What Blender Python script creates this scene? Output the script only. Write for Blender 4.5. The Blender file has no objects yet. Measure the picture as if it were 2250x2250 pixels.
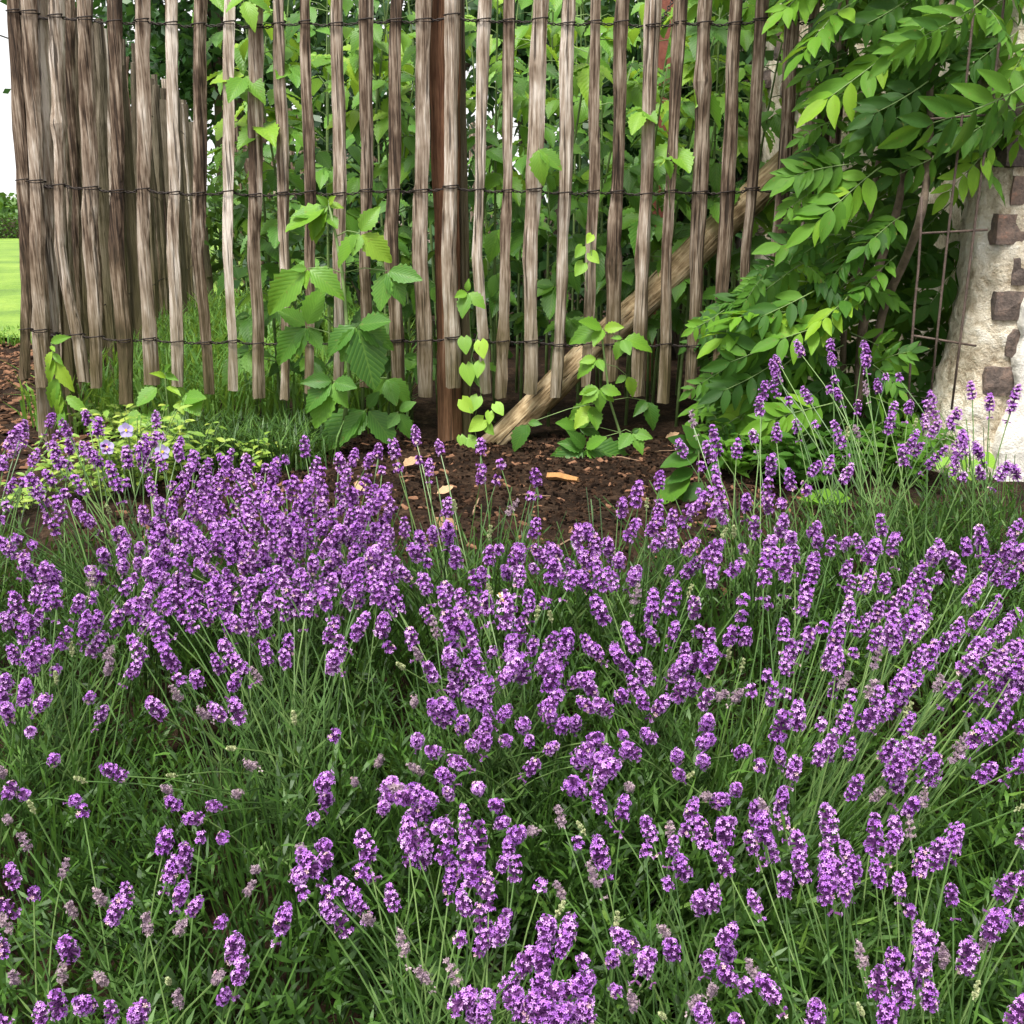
import bpy, math, random
import numpy as np
from mathutils import Vector, Matrix, noise

random.seed(7)
rng = np.random.default_rng(7)
S = bpy.context.scene
COL = S.collection
R = math.radians
U = random.uniform

# ------------------------------------------------------------------ camera, sky, sun, exposure
CAM_H, PITCH, FPX, CPX = 0.62, R(16.0), 2305.9, 1125.0
cam_data = bpy.data.cameras.new("camera")
cam = bpy.data.objects.new("camera", cam_data)
COL.objects.link(cam)
cam.location = (0, 0, CAM_H)
cam.rotation_euler = (math.pi / 2 - PITCH, 0, 0)
cam_data.sensor_width = 36.0
cam_data.lens = 36.0 * FPX / 2250.0
cam_data.clip_start = 0.02
cam_data.clip_end = 600.0
S.camera = cam

SUN_EL, SUN_ROT = R(66.0), R(205.0)       # high, behind the camera and a little to the left
world = bpy.data.worlds.new("World")
S.world = world
world.use_nodes = True
wn = world.node_tree
for n in list(wn.nodes):
    wn.nodes.remove(n)
w_out = wn.nodes.new("ShaderNodeOutputWorld")
w_bg = wn.nodes.new("ShaderNodeBackground")
w_sky = wn.nodes.new("ShaderNodeTexSky")
w_sky.sky_type = 'NISHITA'
w_sky.sun_disc = False
w_sky.sun_elevation = SUN_EL
w_sky.sun_rotation = SUN_ROT
w_sky.dust_density = 4.0
w_hsv = wn.nodes.new("ShaderNodeHueSaturation")   # an overcast, white sky
w_hsv.inputs['Saturation'].default_value = 0.05
wn.links.new(w_sky.outputs[0], w_hsv.inputs['Color'])
w_mx = wn.nodes.new("ShaderNodeMix")              # cloud cover: nowhere darker than an even white
w_mx.data_type = 'RGBA'
w_mx.blend_type = 'LIGHTEN'
w_mx.inputs[0].default_value = 1.0
w_mx.inputs[7].default_value = (4.4, 4.4, 4.4, 1)
wn.links.new(w_hsv.outputs[0], w_mx.inputs[6])
wn.links.new(w_mx.outputs[2], w_bg.inputs[0])
wn.links.new(w_bg.outputs[0], w_out.inputs[0])
w_bg.inputs[1].default_value = 0.15

sun_data = bpy.data.lights.new("sun", 'SUN')
sun = bpy.data.objects.new("sun", sun_data)
COL.objects.link(sun)
sun_data.energy = 2.9
sun_data.angle = R(16.0)
sun_data.color = (1.0, 0.96, 0.9)
_sd = Vector((math.sin(SUN_ROT) * math.cos(SUN_EL), math.cos(SUN_ROT) * math.cos(SUN_EL), math.sin(SUN_EL)))
sun.rotation_euler = (-_sd).to_track_quat('-Z', 'Y').to_euler()

S.view_settings.view_transform = 'Standard'
S.view_settings.look = 'None'
S.view_settings.exposure = 1.0
S.view_settings.gamma = 1.0
S.view_settings.use_curve_mapping = False
S.render.engine = 'CYCLES'
S.cycles.max_bounces = 6
S.cycles.transmission_bounces = 3
S.cycles.diffuse_bounces = 3
S.cycles.glossy_bounces = 2

# ------------------------------------------------------------------ helpers
_sp, _cp = math.sin(PITCH), math.cos(PITCH)


def ray(u, v):
    a, b = (u - CPX) / FPX, (CPX - v) / FPX
    return Vector((a, _cp + b * _sp, -_sp + b * _cp))


def at(u, v, Y):
    """the point of the place that shows at photo pixel (u, v) and stands Y metres away"""
    d = ray(u, v)
    t = Y / d.y
    return Vector((0, 0, CAM_H)) + d * t


def px(p):
    d = Vector(p) - Vector((0, 0, CAM_H))
    f = d.y * _cp - d.z * _sp
    return CPX + FPX * d.x / f, CPX - FPX * (d.y * _sp + d.z * _cp) / f


def gz(x, y):
    """height of the ground: level at the fence, a bank falling towards the viewer"""
    t = 2.12 - y
    h = 0.0
    if t > 0:
        h = -0.371 * (t - 0.12 * (1 - math.exp(-t / 0.12)))
    h = max(h, -0.66)
    if -3.2 < x < 3.2 and y < 7:
        h += 0.022 * noise.noise(Vector((x * 5, y * 5, 1.3))) + 0.009 * noise.noise(Vector((x * 17, y * 17, 4)))
    return h


_WORLD = {}


def link(o, M=None, parent=None):
    """link o at world matrix M under parent (world matrices are tracked here)"""
    COL.objects.link(o)
    M = M or Matrix.Identity(4)
    _WORLD[o.name] = M
    if parent is not None:
        o.parent = parent
        o.matrix_basis = _WORLD[parent.name].inverted() @ M
    else:
        o.matrix_basis = M
    return o


def tag(o, label=None, cat=None, group=None, kind=None):
    if label:
        o["label"] = label
    if cat:
        o["category"] = cat
    if group:
        o["group"] = group
    if kind:
        o["kind"] = kind
    return o


def empty(name, loc, label, cat, group=None):
    o = bpy.data.objects.new(name, None)
    o.empty_display_size = 0.05
    link(o, Matrix.Translation(loc))
    return tag(o, label, cat, group)


def mesh_np(name, verts, faces, mats, midx=None, uv=None, smooth=False):
    me = bpy.data.meshes.new(name)
    me.from_pydata([tuple(v) for v in verts], [], [tuple(f) for f in faces])
    for m in (mats if isinstance(mats, (list, tuple)) else [mats]):
        me.materials.append(m)
    if midx is not None:
        me.polygons.foreach_set("material_index", np.asarray(midx, dtype=np.int32))
    if uv is not None:
        l = me.uv_layers.new(name="UVMap")
        li = np.zeros(len(me.loops), dtype=np.int32)
        me.loops.foreach_get("vertex_index", li)
        l.data.foreach_set("uv", np.asarray(uv, dtype=np.float32)[li].ravel())
    if smooth:
        me.polygons.foreach_set("use_smooth", np.ones(len(me.polygons), dtype=bool))
    me.update()
    return me


class MB:
    """collects shapes for one mesh"""

    def __init__(self):
        self.v, self.f, self.m, self.uv = [], [], [], []

    def add(self, vs, fs, mi=0, uvs=None):
        b = len(self.v)
        self.v.extend(vs)
        self.f.extend(tuple(i + b for i in f) for f in fs)
        self.m.extend([mi] * len(fs))
        self.uv.extend(uvs if uvs is not None else [(0.5, 0.5)] * len(vs))

    def tube(self, pts, rad, sides=5, mi=0, caps=True, twist=0.0):
        n = len(pts)
        P = [Vector(p) for p in pts]
        rad = rad if hasattr(rad, '__len__') else [rad] * n
        vs, fs, uvs = [], [], []
        ref = None
        for i in range(n):
            d = (P[min(i + 1, n - 1)] - P[max(i - 1, 0)])
            d = d.normalized() if d.length > 1e-9 else Vector((0, 0, 1))
            if ref is None:
                ref = d.orthogonal().normalized()
            ref = (ref - d * ref.dot(d))
            ref = ref.normalized() if ref.length > 1e-6 else d.orthogonal().normalized()
            o2 = d.cross(ref)
            for k in range(sides):
                a = 2 * math.pi * k / sides + twist * i
                vs.append(P[i] + (ref * math.cos(a) + o2 * math.sin(a)) * rad[i])
                uvs.append((k / sides, i / max(1, n - 1)))
        for i in range(n - 1):
            for k in range(sides):
                k2 = (k + 1) % sides
                fs.append((i * sides + k, i * sides + k2, (i + 1) * sides + k2, (i + 1) * sides + k))
        if caps:
            fs.append(tuple(range(sides - 1, -1, -1)))
            fs.append(tuple((n - 1) * sides + k for k in range(sides)))
        self.add(vs, fs, mi, uvs)

    def box(self, c, s, mi=0, rot=None):
        vs = []
        for dx in (-1, 1):
            for dy in (-1, 1):
                for dz in (-1, 1):
                    p = Vector((dx * s[0] / 2, dy * s[1] / 2, dz * s[2] / 2))
                    if rot is not None:
                        p = rot @ p
                    vs.append(Vector(c) + p)
        self.add(vs, [(0, 1, 3, 2), (4, 6, 7, 5), (0, 4, 5, 1), (2, 3, 7, 6), (0, 2, 6, 4), (1, 5, 7, 3)], mi)

    def merge(self, tpl, M, mi=None):
        """a copy of another MB under matrix M"""
        b = len(self.v)
        self.v.extend(M @ v for v in tpl.v)
        self.f.extend(tuple(i + b for i in f) for f in tpl.f)
        self.m.extend(tpl.m if mi is None else [mi] * len(tpl.f))
        self.uv.extend(tpl.uv)

    def mesh(self, name, mats, smooth=False):
        return mesh_np(name, self.v, self.f, mats, self.m, self.uv, smooth)

    def build(self, name, mats, parent=None, M=None, smooth=False, local=True):
        """shapes given in world metres; placed under parent so that they stay where they are"""
        if parent is not None and M is None:
            off = _WORLD[parent.name].translation
            inv = Matrix.Translation(-off)
            self.v = [inv @ v for v in self.v]
            M = Matrix.Translation(off)
        o = bpy.data.objects.new(name, self.mesh(name, mats, smooth))
        return link(o, M, parent)


def bez(p0, p1, p2, n):
    p0, p1, p2 = Vector(p0), Vector(p1), Vector(p2)
    return [p0 * (1 - t) ** 2 + p1 * (2 * t * (1 - t)) + p2 * t * t for t in [i / (n - 1) for i in range(n)]]


def frame(base, tip, normal, width=1.0):
    """matrix of a unit leaf: its length from base to tip, its face towards normal"""
    base, tip = Vector(base), Vector(tip)
    d = tip - base
    L = d.length
    y = d / L
    z = Vector(normal) - y * Vector(normal).dot(y)
    z = z.normalized() if z.length > 1e-5 else y.orthogonal().normalized()
    x = y.cross(z)
    M = Matrix.Identity(4)
    for i in range(3):
        M[i][0], M[i][1], M[i][2], M[i][3] = x[i] * L * width, y[i] * L, z[i] * L, base[i]
    return M


# ------------------------------------------------------------------ materials
class NT:
    def __init__(self, name):
        self.mat = bpy.data.materials.new(name)
        self.mat.use_nodes = True
        self.t = self.mat.node_tree
        self.bsdf = self.t.nodes['Principled BSDF']
        self.out = self.t.nodes['Material Output']

    def n(self, typ, **kw):
        nd = self.t.nodes.new(typ)
        for k, v in kw.items():
            if k in nd.inputs:
                nd.inputs[k].default_value = v
            else:
                setattr(nd, k, v)
        return nd

    def l(self, a, b):
        self.t.links.new(a, b)

    def ramp(self, fac, stops):
        r = self.n("ShaderNodeValToRGB")
        e = r.color_ramp.elements
        while len(e) < len(stops):
            e.new(0.5)
        for i, (p, c) in enumerate(stops):
            e[i].position = p
            e[i].color = (*c, 1)
        self.l(fac, r.inputs[0])
        return r.outputs[0]

    def noise(self, scale, detail=4, rough=0.6, vec=None):
        nd = self.n("ShaderNodeTexNoise", Scale=scale, Detail=detail, Roughness=rough)
        if vec is not None:
            self.l(vec, nd.inputs['Vector'])
        return nd.outputs['Fac']

    def coords(self, kind='Object', scale=None):
        tc = self.n("ShaderNodeTexCoord")
        if scale is None:
            return tc.outputs[kind]
        mp = self.n("ShaderNodeMapping")
        mp.inputs['Scale'].default_value = scale
        self.l(tc.outputs[kind], mp.inputs['Vector'])
        return mp.outputs[0]

    def bump(self, h, strength=0.5, dist=0.01):
        b = self.n("ShaderNodeBump", Strength=strength, Distance=dist)
        self.l(h, b.inputs['Height'])
        self.l(b.outputs[0], self.bsdf.inputs['Normal'])
        return b

    def mix(self, fac, a, b, mode='MIX'):
        m = self.n("ShaderNodeMix", data_type='RGBA', blend_type=mode)
        for s, x in ((0, fac), (6, a), (7, b)):
            if isinstance(x, (int, float)):
                m.inputs[s].default_value = x
            elif isinstance(x, tuple):
                m.inputs[s].default_value = (*x, 1)
            else:
                self.l(x, m.inputs[s])
        return m.outputs[2]

    def math(self, op, a, b=None):
        m = self.n("ShaderNodeMath", operation=op)
        for i, x in enumerate((a, b)):
            if x is None:
                continue
            if isinstance(x, (int, float)):
                m.inputs[i].default_value = x
            else:
                self.l(x, m.inputs[i])
        return m.outputs[0]


def leaf_material(name, stops, trans, veins=0.0, rough=0.45, tfac=0.35, nveins=9.0, island=False, spec=0.35):
    m = NT(name)
    if island:
        g = m.n("ShaderNodeNewGeometry")
        rnd = m.math('ADD', m.math('MULTIPLY', g.outputs['Random Per Island'], 0.72), m.math('MULTIPLY', m.n("ShaderNodeObjectInfo").outputs['Random'], 0.28))
    else:
        rnd = m.n("ShaderNodeObjectInfo").outputs['Random']
    nz = m.noise(22.0, 3, 0.6, m.coords('Object'))
    f = m.math('ADD', m.math('MULTIPLY', rnd, 0.75), m.math('MULTIPLY', nz, 0.25))
    col = m.ramp(f, stops)
    if veins > 0:
        tc = m.n("ShaderNodeTexCoord")
        sep = m.n("ShaderNodeSeparateXYZ")
        m.l(tc.outputs['UV'], sep.inputs[0])
        au = m.math('ABSOLUTE', m.math('SUBTRACT', sep.outputs[0], 0.5))
        ph = m.math('SUBTRACT', m.math('MULTIPLY', sep.outputs[1], nveins), m.math('MULTIPLY', au, 7.0))
        fr = m.math('ABSOLUTE', m.math('SUBTRACT', m.math('FRACT', ph), 0.5))      # 0 at mid-panel, .5 at the vein
        vein = m.math('MULTIPLY', m.math('SUBTRACT', fr, 0.36), 7.0)
        mid = m.math('MULTIPLY', m.math('SUBTRACT', 0.03, au), 30.0)
        vv = m.n("ShaderNodeClamp")
        m.l(m.math('MAXIMUM', vein, mid), vv.inputs[0])
        col = m.mix(m.math('MULTIPLY', vv.outputs[0], veins), col, trans)
        m.bump(m.math('SUBTRACT', 0.5, fr), min(0.4, veins * 1.4), 0.003)
    if veins > 0:     # brown blemishes
        sp = m.n("ShaderNodeMapRange")
        sp.inputs['From Min'].default_value = 0.66
        sp.inputs['From Max'].default_value = 0.74
        ofs = m.n("ShaderNodeVectorMath", operation='ADD')
        m.l(m.n("ShaderNodeNewGeometry").outputs['Position'], ofs.inputs[0])
        m.l(m.noise(95.0, 2, 0.6, ofs.outputs[0]), sp.inputs['Value'])
        col = m.mix(m.math('MULTIPLY', sp.outputs[0], 0.65), col, (0.17, 0.12, 0.03))
    m.l(col, m.bsdf.inputs['Base Color'])
    m.bsdf.inputs['Roughness'].default_value = rough
    m.bsdf.inputs['Specular IOR Level'].default_value = spec
    tr = m.n("ShaderNodeBsdfTranslucent")
    m.l(m.mix(0.55, col, trans), tr.inputs['Color'])
    mx = m.n("ShaderNodeMixShader")
    mx.inputs[0].default_value = tfac
    m.l(m.bsdf.outputs[0], mx.inputs[1])
    m.l(tr.outputs[0], mx.inputs[2])
    m.l(mx.outputs[0], m.out.inputs['Surface'])
    return m.mat


def wood_material(name, stops, moss=0.35, stretch=(75, 75, 4.5), bump=0.6, rough=0.8, zmoss=(0.15, 0.55)):
    m = NT(name)
    oi = m.n("ShaderNodeObjectInfo")
    tc = m.n("ShaderNodeTexCoord")
    off = m.n("ShaderNodeVectorMath", operation='SCALE')
    off.inputs[0].default_value = (3.1, 7.7, 5.3)
    m.l(m.math('MULTIPLY', oi.outputs['Random'], 9.0), off.inputs['Scale'])
    add = m.n("ShaderNodeVectorMath", operation='ADD')
    m.l(tc.outputs['Object'], add.inputs[0])
    m.l(off.outputs[0], add.inputs[1])
    mp = m.n("ShaderNodeMapping")
    mp.inputs['Scale'].default_value = stretch
    m.l(add.outputs[0], mp.inputs['Vector'])
    n1 = m.noise(1.0, 6, 0.7, mp.outputs[0])
    mp2 = m.n("ShaderNodeMapping")
    mp2.inputs['Scale'].default_value = (stretch[0] * .25, stretch[1] * .25, stretch[2] * 2.0)
    m.l(add.outputs[0], mp2.inputs['Vector'])
    n2 = m.noise(1.0, 3, 0.6, mp2.outputs[0])
    mp3 = m.n("ShaderNodeMapping")
    mp3.inputs['Scale'].default_value = (stretch[0] * 3.0, stretch[1] * 3.0, stretch[2] * 2.0)
    m.l(add.outputs[0], mp3.inputs['Vector'])
    n3 = m.noise(1.0, 2, 0.6, mp3.outputs[0])
    f = m.math('ADD', m.math('MULTIPLY', n1, 0.45), m.math('MULTIPLY', n2, 0.30))
    f = m.math('ADD', f, m.math('MULTIPLY', n3, 0.25))
    f = m.math('ADD', f, m.math('MULTIPLY', m.math('SUBTRACT', oi.outputs['Random'], 0.5), 0.16))
    col = m.ramp(f, stops)
    mpc = m.n("ShaderNodeMapping")
    mpc.inputs['Scale'].default_value = (stretch[0] * 1.6, stretch[1] * 1.6, stretch[2] * 0.9)
    m.l(add.outputs[0], mpc.inputs['Vector'])
    crack = m.n("ShaderNodeMapRange")
    crack.inputs['From Min'].default_value = 0.60
    crack.inputs['From Max'].default_value = 0.67
    m.l(m.noise(1.0, 2, 0.5, mpc.outputs[0]), crack.inputs['Value'])
    col = m.mix(m.math('MULTIPLY', crack.outputs[0], 0.8), col, (0.02, 0.013, 0.009))
    # green algae film low down on the wood
    sep = m.n("ShaderNodeSeparateXYZ")
    g = m.n("ShaderNodeNewGeometry")
    m.l(g.outputs['Position'], sep.inputs[0])
    mr = m.n("ShaderNodeMapRange")
    mr.inputs['From Min'].default_value = zmoss[1]
    mr.inputs['From Max'].default_value = zmoss[0]
    m.l(sep.outputs[2], mr.inputs['Value'])
    blot = m.noise(9.0, 3, 0.6, add.outputs[0])
    mf = m.math('MULTIPLY', m.math('MULTIPLY', mr.outputs[0], blot), moss * 1.6)
    col = m.mix(mf, col, (0.10, 0.085, 0.035))
    m.l(col, m.bsdf.inputs['Base Color'])
    m.bsdf.inputs['Roughness'].default_value = rough
    m.bsdf.inputs['Specular IOR Level'].default_value = 0.2
    m.bump(m.math('SUBTRACT', m.math('ADD', n1, m.math('MULTIPLY', n3, 0.9)), crack.outputs[0]), bump, 0.008)
    return m.mat


def plain(name, col, rough=0.6, var=0.0, island=False, scale=30.0, metal=0.0, bump=0.0, spec=0.4):
    m = NT(name)
    if var > 0:
        if island:
            f = m.n("ShaderNodeNewGeometry").outputs['Random Per Island']
        else:
            f = m.noise(scale, 4, 0.65, m.coords('Object'))
        lo = tuple(max(0, c * (1 - var)) for c in col)
        hi = tuple(min(1, c * (1 + var)) for c in col)
        m.l(m.ramp(f, [(0.25, lo), (0.75, hi)]), m.bsdf.inputs['Base Color'])
    else:
        m.bsdf.inputs['Base Color'].default_value = (*col, 1)
    m.bsdf.inputs['Roughness'].default_value = rough
    m.bsdf.inputs['Metallic'].default_value = metal
    m.bsdf.inputs['Specular IOR Level'].default_value = spec
    if bump:
        m.bump(m.noise(scale * 2, 5, 0.7, m.coords('Object')), bump, 0.01)
    return m.mat


WOOD_STOPS = [(0.36, (0.022, 0.014, 0.009)), (0.43, (0.085, 0.055, 0.036)), (0.48, (0.19, 0.14, 0.10)),
              (0.55, (0.34, 0.275, 0.215)), (0.63, (0.58, 0.51, 0.44))]
M_pale = wood_material("weathered_chestnut", WOOD_STOPS, 0.75)
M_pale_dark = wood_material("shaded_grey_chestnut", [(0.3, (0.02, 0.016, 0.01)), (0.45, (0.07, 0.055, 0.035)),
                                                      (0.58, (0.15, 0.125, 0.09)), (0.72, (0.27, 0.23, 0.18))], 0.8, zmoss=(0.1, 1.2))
M_post = wood_material("red_brown_post", [(0.3, (0.02, 0.010, 0.006)), (0.45, (0.085, 0.036, 0.018)),
                                           (0.58, (0.20, 0.10, 0.055)), (0.72, (0.38, 0.26, 0.18))], 0.2)
M_log = wood_material("peeled_log", [(0.34, (0.03, 0.019, 0.009)), (0.43, (0.12, 0.078, 0.036)), (0.5, (0.27, 0.19, 0.10)),
                                      (0.57, (0.45, 0.34, 0.20)), (0.68, (0.60, 0.50, 0.34))], 0.0, stretch=(45, 45, 9), bump=0.8)
M_wire = plain("rusty_black_wire", (0.022, 0.015, 0.012), 0.6, 0.5, scale=60, metal=0.3)
M_rebar = plain("rusty_steel_bar", (0.10, 0.07, 0.055), 0.7, 0.5, scale=80, metal=0.2, bump=0.3)

YOUNG = (0.36, 0.54, 0.045)
M_rasp = leaf_material("raspberry_leaf", [(0.1, (0.030, 0.100, 0.013)), (0.5, (0.062, 0.18, 0.020)), (0.9, (0.125, 0.29, 0.030))], (0.30, 0.50, 0.07), 0.24)
M_rasp_y = leaf_material("young_raspberry_leaf", [(0.1, (0.075, 0.20, 0.02)), (0.6, (0.14, 0.30, 0.025)), (0.95, (0.27, 0.41, 0.03))], YOUNG, 0.20)
M_wist = leaf_material("wisteria_leaf", [(0.1, (0.014, 0.052, 0.007)), (0.5, (0.036, 0.112, 0.011)), (0.95, (0.095, 0.22, 0.018))], (0.24, 0.42, 0.035), 0.05, nveins=6, rough=0.6, spec=0.22)
M_wist_y = leaf_material("young_wisteria_leaf", [(0.1, (0.06, 0.165, 0.012)), (0.6, (0.115, 0.26, 0.018)), (0.95, (0.22, 0.36, 0.024))], YOUNG, 0.06, nveins=6, rough=0.6, spec=0.22)
M_bind = leaf_material("bindweed_leaf", [(0.1, (0.14, 0.30, 0.03)), (0.6, (0.22, 0.42, 0.04)), (0.95, (0.34, 0.52, 0.05))], YOUNG, 0.2, nveins=6)
M_weed = leaf_material("weed_leaf", [(0.1, (0.10, 0.22, 0.03)), (0.5, (0.21, 0.34, 0.05)), (0.95, (0.40, 0.46, 0.08))], YOUNG, 0.0, island=True)
M_grass = leaf_material("grass_blade", [(0.1, (0.035, 0.10, 0.015)), (0.5, (0.08, 0.20, 0.025)), (0.95, (0.20, 0.36, 0.05))], (0.35, 0.5, 0.06), 0.0, island=True)
M_lavleaf = leaf_material("lavender_leaf", [(0.12, (0.011, 0.030, 0.005)), (0.45, (0.030, 0.078, 0.011)), (0.75, (0.070, 0.158, 0.021)),
                                            (0.95, (0.22, 0.36, 0.06))], (0.22, 0.38, 0.05), 0.0, island=True, tfac=0.22, rough=0.5)
M_lavstem = leaf_material("lavender_stem", [(0.1, (0.045, 0.10, 0.025)), (0.5, (0.085, 0.165, 0.042)), (0.95, (0.17, 0.26, 0.08))], (0.2, 0.35, 0.07), 0.0, tfac=0.12)
M_stem = plain("green_cane", (0.13, 0.20, 0.06), 0.6, 0.4, scale=20)
M_vine = plain("grey_vine_bark", (0.16, 0.12, 0.085), 0.85, 0.5, scale=40, bump=0.5)


def petal_material(name, stops, trans, tfac=0.3):
    return leaf_material(name, stops, trans, 0.0, 0.6, tfac, island=True, spec=0.2)


M_petal = petal_material("lavender_petal", [(0.10, (0.26, 0.075, 0.42)), (0.33, (0.45, 0.16, 0.62)), (0.56, (0.62, 0.28, 0.76)), (0.76, (0.78, 0.47, 0.86)), (0.95, (0.88, 0.66, 0.90))], (0.48, 0.15, 0.68))
M_calyx = petal_material("lavender_calyx", [(0.1, (0.055, 0.014, 0.070)), (0.6, (0.13, 0.038, 0.16)), (1.0, (0.27, 0.12, 0.27))], (0.2, 0.08, 0.3), 0.15)
M_faded = petal_material("faded_lavender_floret", [(0.1, (0.20, 0.13, 0.20)), (0.6, (0.34, 0.25, 0.29)), (1.0, (0.55, 0.45, 0.42))], (0.4, 0.3, 0.35), 0.2)
M_pinkish = petal_material("wilting_floret", [(0.1, (0.50, 0.28, 0.36)), (1.0, (0.78, 0.58, 0.56))], (0.6, 0.4, 0.4), 0.2)
M_bud = petal_material("green_bud", [(0.1, (0.25, 0.30, 0.14)), (1.0, (0.48, 0.50, 0.28))], (0.4, 0.45, 0.15), 0.2)


def soil_material():
    m = NT("dark_soil")
    co = m.coords('Object')
    n1 = m.noise(9.0, 6, 0.65, co)
    n2 = m.noise(70.0, 5, 0.7, co)
    f = m.math('ADD', m.math('MULTIPLY', n1, 0.5), m.math('MULTIPLY', n2, 0.5))
    m.l(m.ramp(f, [(0.38, (0.006, 0.0035, 0.002)), (0.5, (0.022, 0.0125, 0.0075)), (0.58, (0.050, 0.030, 0.018)), (0.70, (0.11, 0.072, 0.046))]), m.bsdf.inputs['Base Color'])
    m.bsdf.inputs['Roughness'].default_value = 0.9
    m.bsdf.inputs['Specular IOR Level'].default_value = 0.1
    m.bump(n2, 0.9, 0.02)
    return m.mat


M_soil = soil_material()


def lawn_material():
    m = NT("mown_lawn")
    co = m.coords('Object')
    f = m.math('ADD', m.math('MULTIPLY', m.noise(1.2, 4, 0.6, co), 0.6), m.math('MULTIPLY', m.noise(45.0, 3, 0.7, co), 0.4))
    m.l(m.ramp(f, [(0.35, (0.07, 0.14, 0.014)), (0.5, (0.13, 0.23, 0.02)), (0.65, (0.22, 0.32, 0.04))]), m.bsdf.inputs['Base Color'])
    m.bsdf.inputs['Roughness'].default_value = 0.9
    m.bump(m.noise(60.0, 3, 0.7, co), 0.6, 0.03)
    return m.mat


M_lawn = lawn_material()

# ------------------------------------------------------------------ ground, lawn
def spread(lo, hi, fine_lo, fine_hi, step, grow=1.35):
    a = list(np.arange(fine_lo, fine_hi + 1e-6, step))
    s, x = step, fine_hi
    while x < hi:
        s *= grow
        x += s
        a.append(min(x, hi))
    s, x = step, fine_lo
    while x > lo:
        s *= grow
        x -= s
        a.insert(0, max(x, lo))
    return a


xs, ys = spread(-150, 150, -2.4, 1.9, 0.026), spread(-6, 220, 0.3, 4.2, 0.026)
verts = [(x, y, gz(x, y)) for y in ys for x in xs]
nx = len(xs)
faces = [(j * nx + i, j * nx + i + 1, (j + 1) * nx + i + 1, (j + 1) * nx + i) for j in range(len(ys) - 1) for i in range(nx - 1)]
ground = link(bpy.data.objects.new("ground", mesh_np("ground", verts, faces, M_soil, smooth=True)))
tag(ground, "dark crumbly soil of the flower bed in front of the fence", None, kind="structure")

lx, ly = spread(-140, -2.05, -6.5, -2.05, 0.12), spread(5.1, 200, 5.1, 9.0, 0.12)
verts = [(x + 0.12 * noise.noise(Vector((y * 1.7, 3, 0))) * (y < 9), y + 0.15 * noise.noise(Vector((x * 2.0, 0, 0))) * (y < 5.6), 0.032 + 0.02 * noise.noise(Vector((x * 3, y * 3, 0)))) for y in ly for x in lx]
nx = len(lx)
faces = [(j * nx + i, j * nx + i + 1, (j + 1) * nx + i + 1, (j + 1) * nx + i) for j in range(len(ly) - 1) for i in range(nx - 1)]
tag(link(bpy.data.objects.new("lawn", mesh_np("lawn", verts, faces, M_lawn, smooth=True))), "bright mown lawn beyond the fence corner", None, kind="structure")

# ------------------------------------------------------------------ leaf shapes (unit length, along +Y, face +Z)
def leaf_tpl(width, rows, teeth=0.0, droop=0.15, fold=0.25, pleat=0.0, peak=0.42, tip=1.0, cordate=0.0):
    b = MB()
    for i in range(rows + 1):
        t = i / rows
        w = width * 0.5 * (math.sin(math.pi * t ** (math.log(0.5) / math.log(peak))) ** 0.85 if 0 < t < 1 else 0)
        if t > 0.6:
            w *= 1 - 0.25 * tip * ((t - 0.6) / 0.4)
        if i and i < rows:
            w *= 1 + teeth * (1 if i % 2 else -1)
        y0 = t
        zc = -droop * t * t
        for k, c in enumerate((-1, -0.5, 0, 0.5, 1)):
            z = zc + fold * abs(c) * w * (1 if abs(c) < 1 else 0.85)
            if pleat:
                z += pleat * (1 if i % 2 else -1) * (0.6 if abs(c) == 0.5 else (1 if abs(c) == 1 else 0.2)) * (0 < t < 1)
            yy = y0 + (0.05 * abs(c) * (0 < t < 1)) - cordate * abs(c) * max(0, 1 - t * 4)
            b.v.append(Vector((c * w + (cordate * 0.9 * c if cordate and i == 0 else 0), yy, z)))
            b.uv.append((0.5 + c * w / max(width, 1e-6), t))
    for i in range(rows):
        for k in range(4):
            b.f.append((i * 5 + k, i * 5 + k + 1, (i + 1) * 5 + k + 1, (i + 1) * 5 + k))
            b.m.append(0)
    return b


T_rasp = [leaf_tpl(0.58, 13, 0.10, d, f, 0.012, 0.38, 1.6) for d, f in ((0.10, 0.30), (0.28, 0.22), (0.45, 0.35))]
ME_rasp = [t.mesh("raspberry_leaf", M_rasp, True) for t in T_rasp]
ME_rasp_y = [t.mesh("young_raspberry_leaf", M_rasp_y, True) for t in T_rasp]
T_wist = [leaf_tpl(0.38, 7, 0.0, d, f, 0.010, 0.38, 1.8) for d, f in ((0.08, 0.3), (0.25, 0.2))]
ME_wist = [t.mesh("leaflet", M_wist, True) for t in T_wist]
ME_wist_y = [t.mesh("young_leaflet", M_wist_y, True) for t in T_wist]
T_bind = leaf_tpl(0.80, 8, 0.0, 0.12, 0.2, 0.0, 0.24, cordate=0.16)
ME_bind = T_bind.mesh("heart_leaf", M_bind, True)
T_simple = leaf_tpl(0.42, 4, 0.0, 0.2, 0.25)

FACE = Vector((0, -0.75, 0.66))


def leaf_obj(me, base, tip, parent, normal=None, width=1.0, name="leaf"):
    n = Vector(normal) if normal is not None else FACE
    n = n + Vector((U(-.35, .35), U(-.25, .25), U(-.2, .3)))
    return link(bpy.data.objects.new(name, me), frame(base, tip, n, width), parent)


# ------------------------------------------------------------------ the paling fence
FY = 2.85
ZTOP = 1.24


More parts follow.
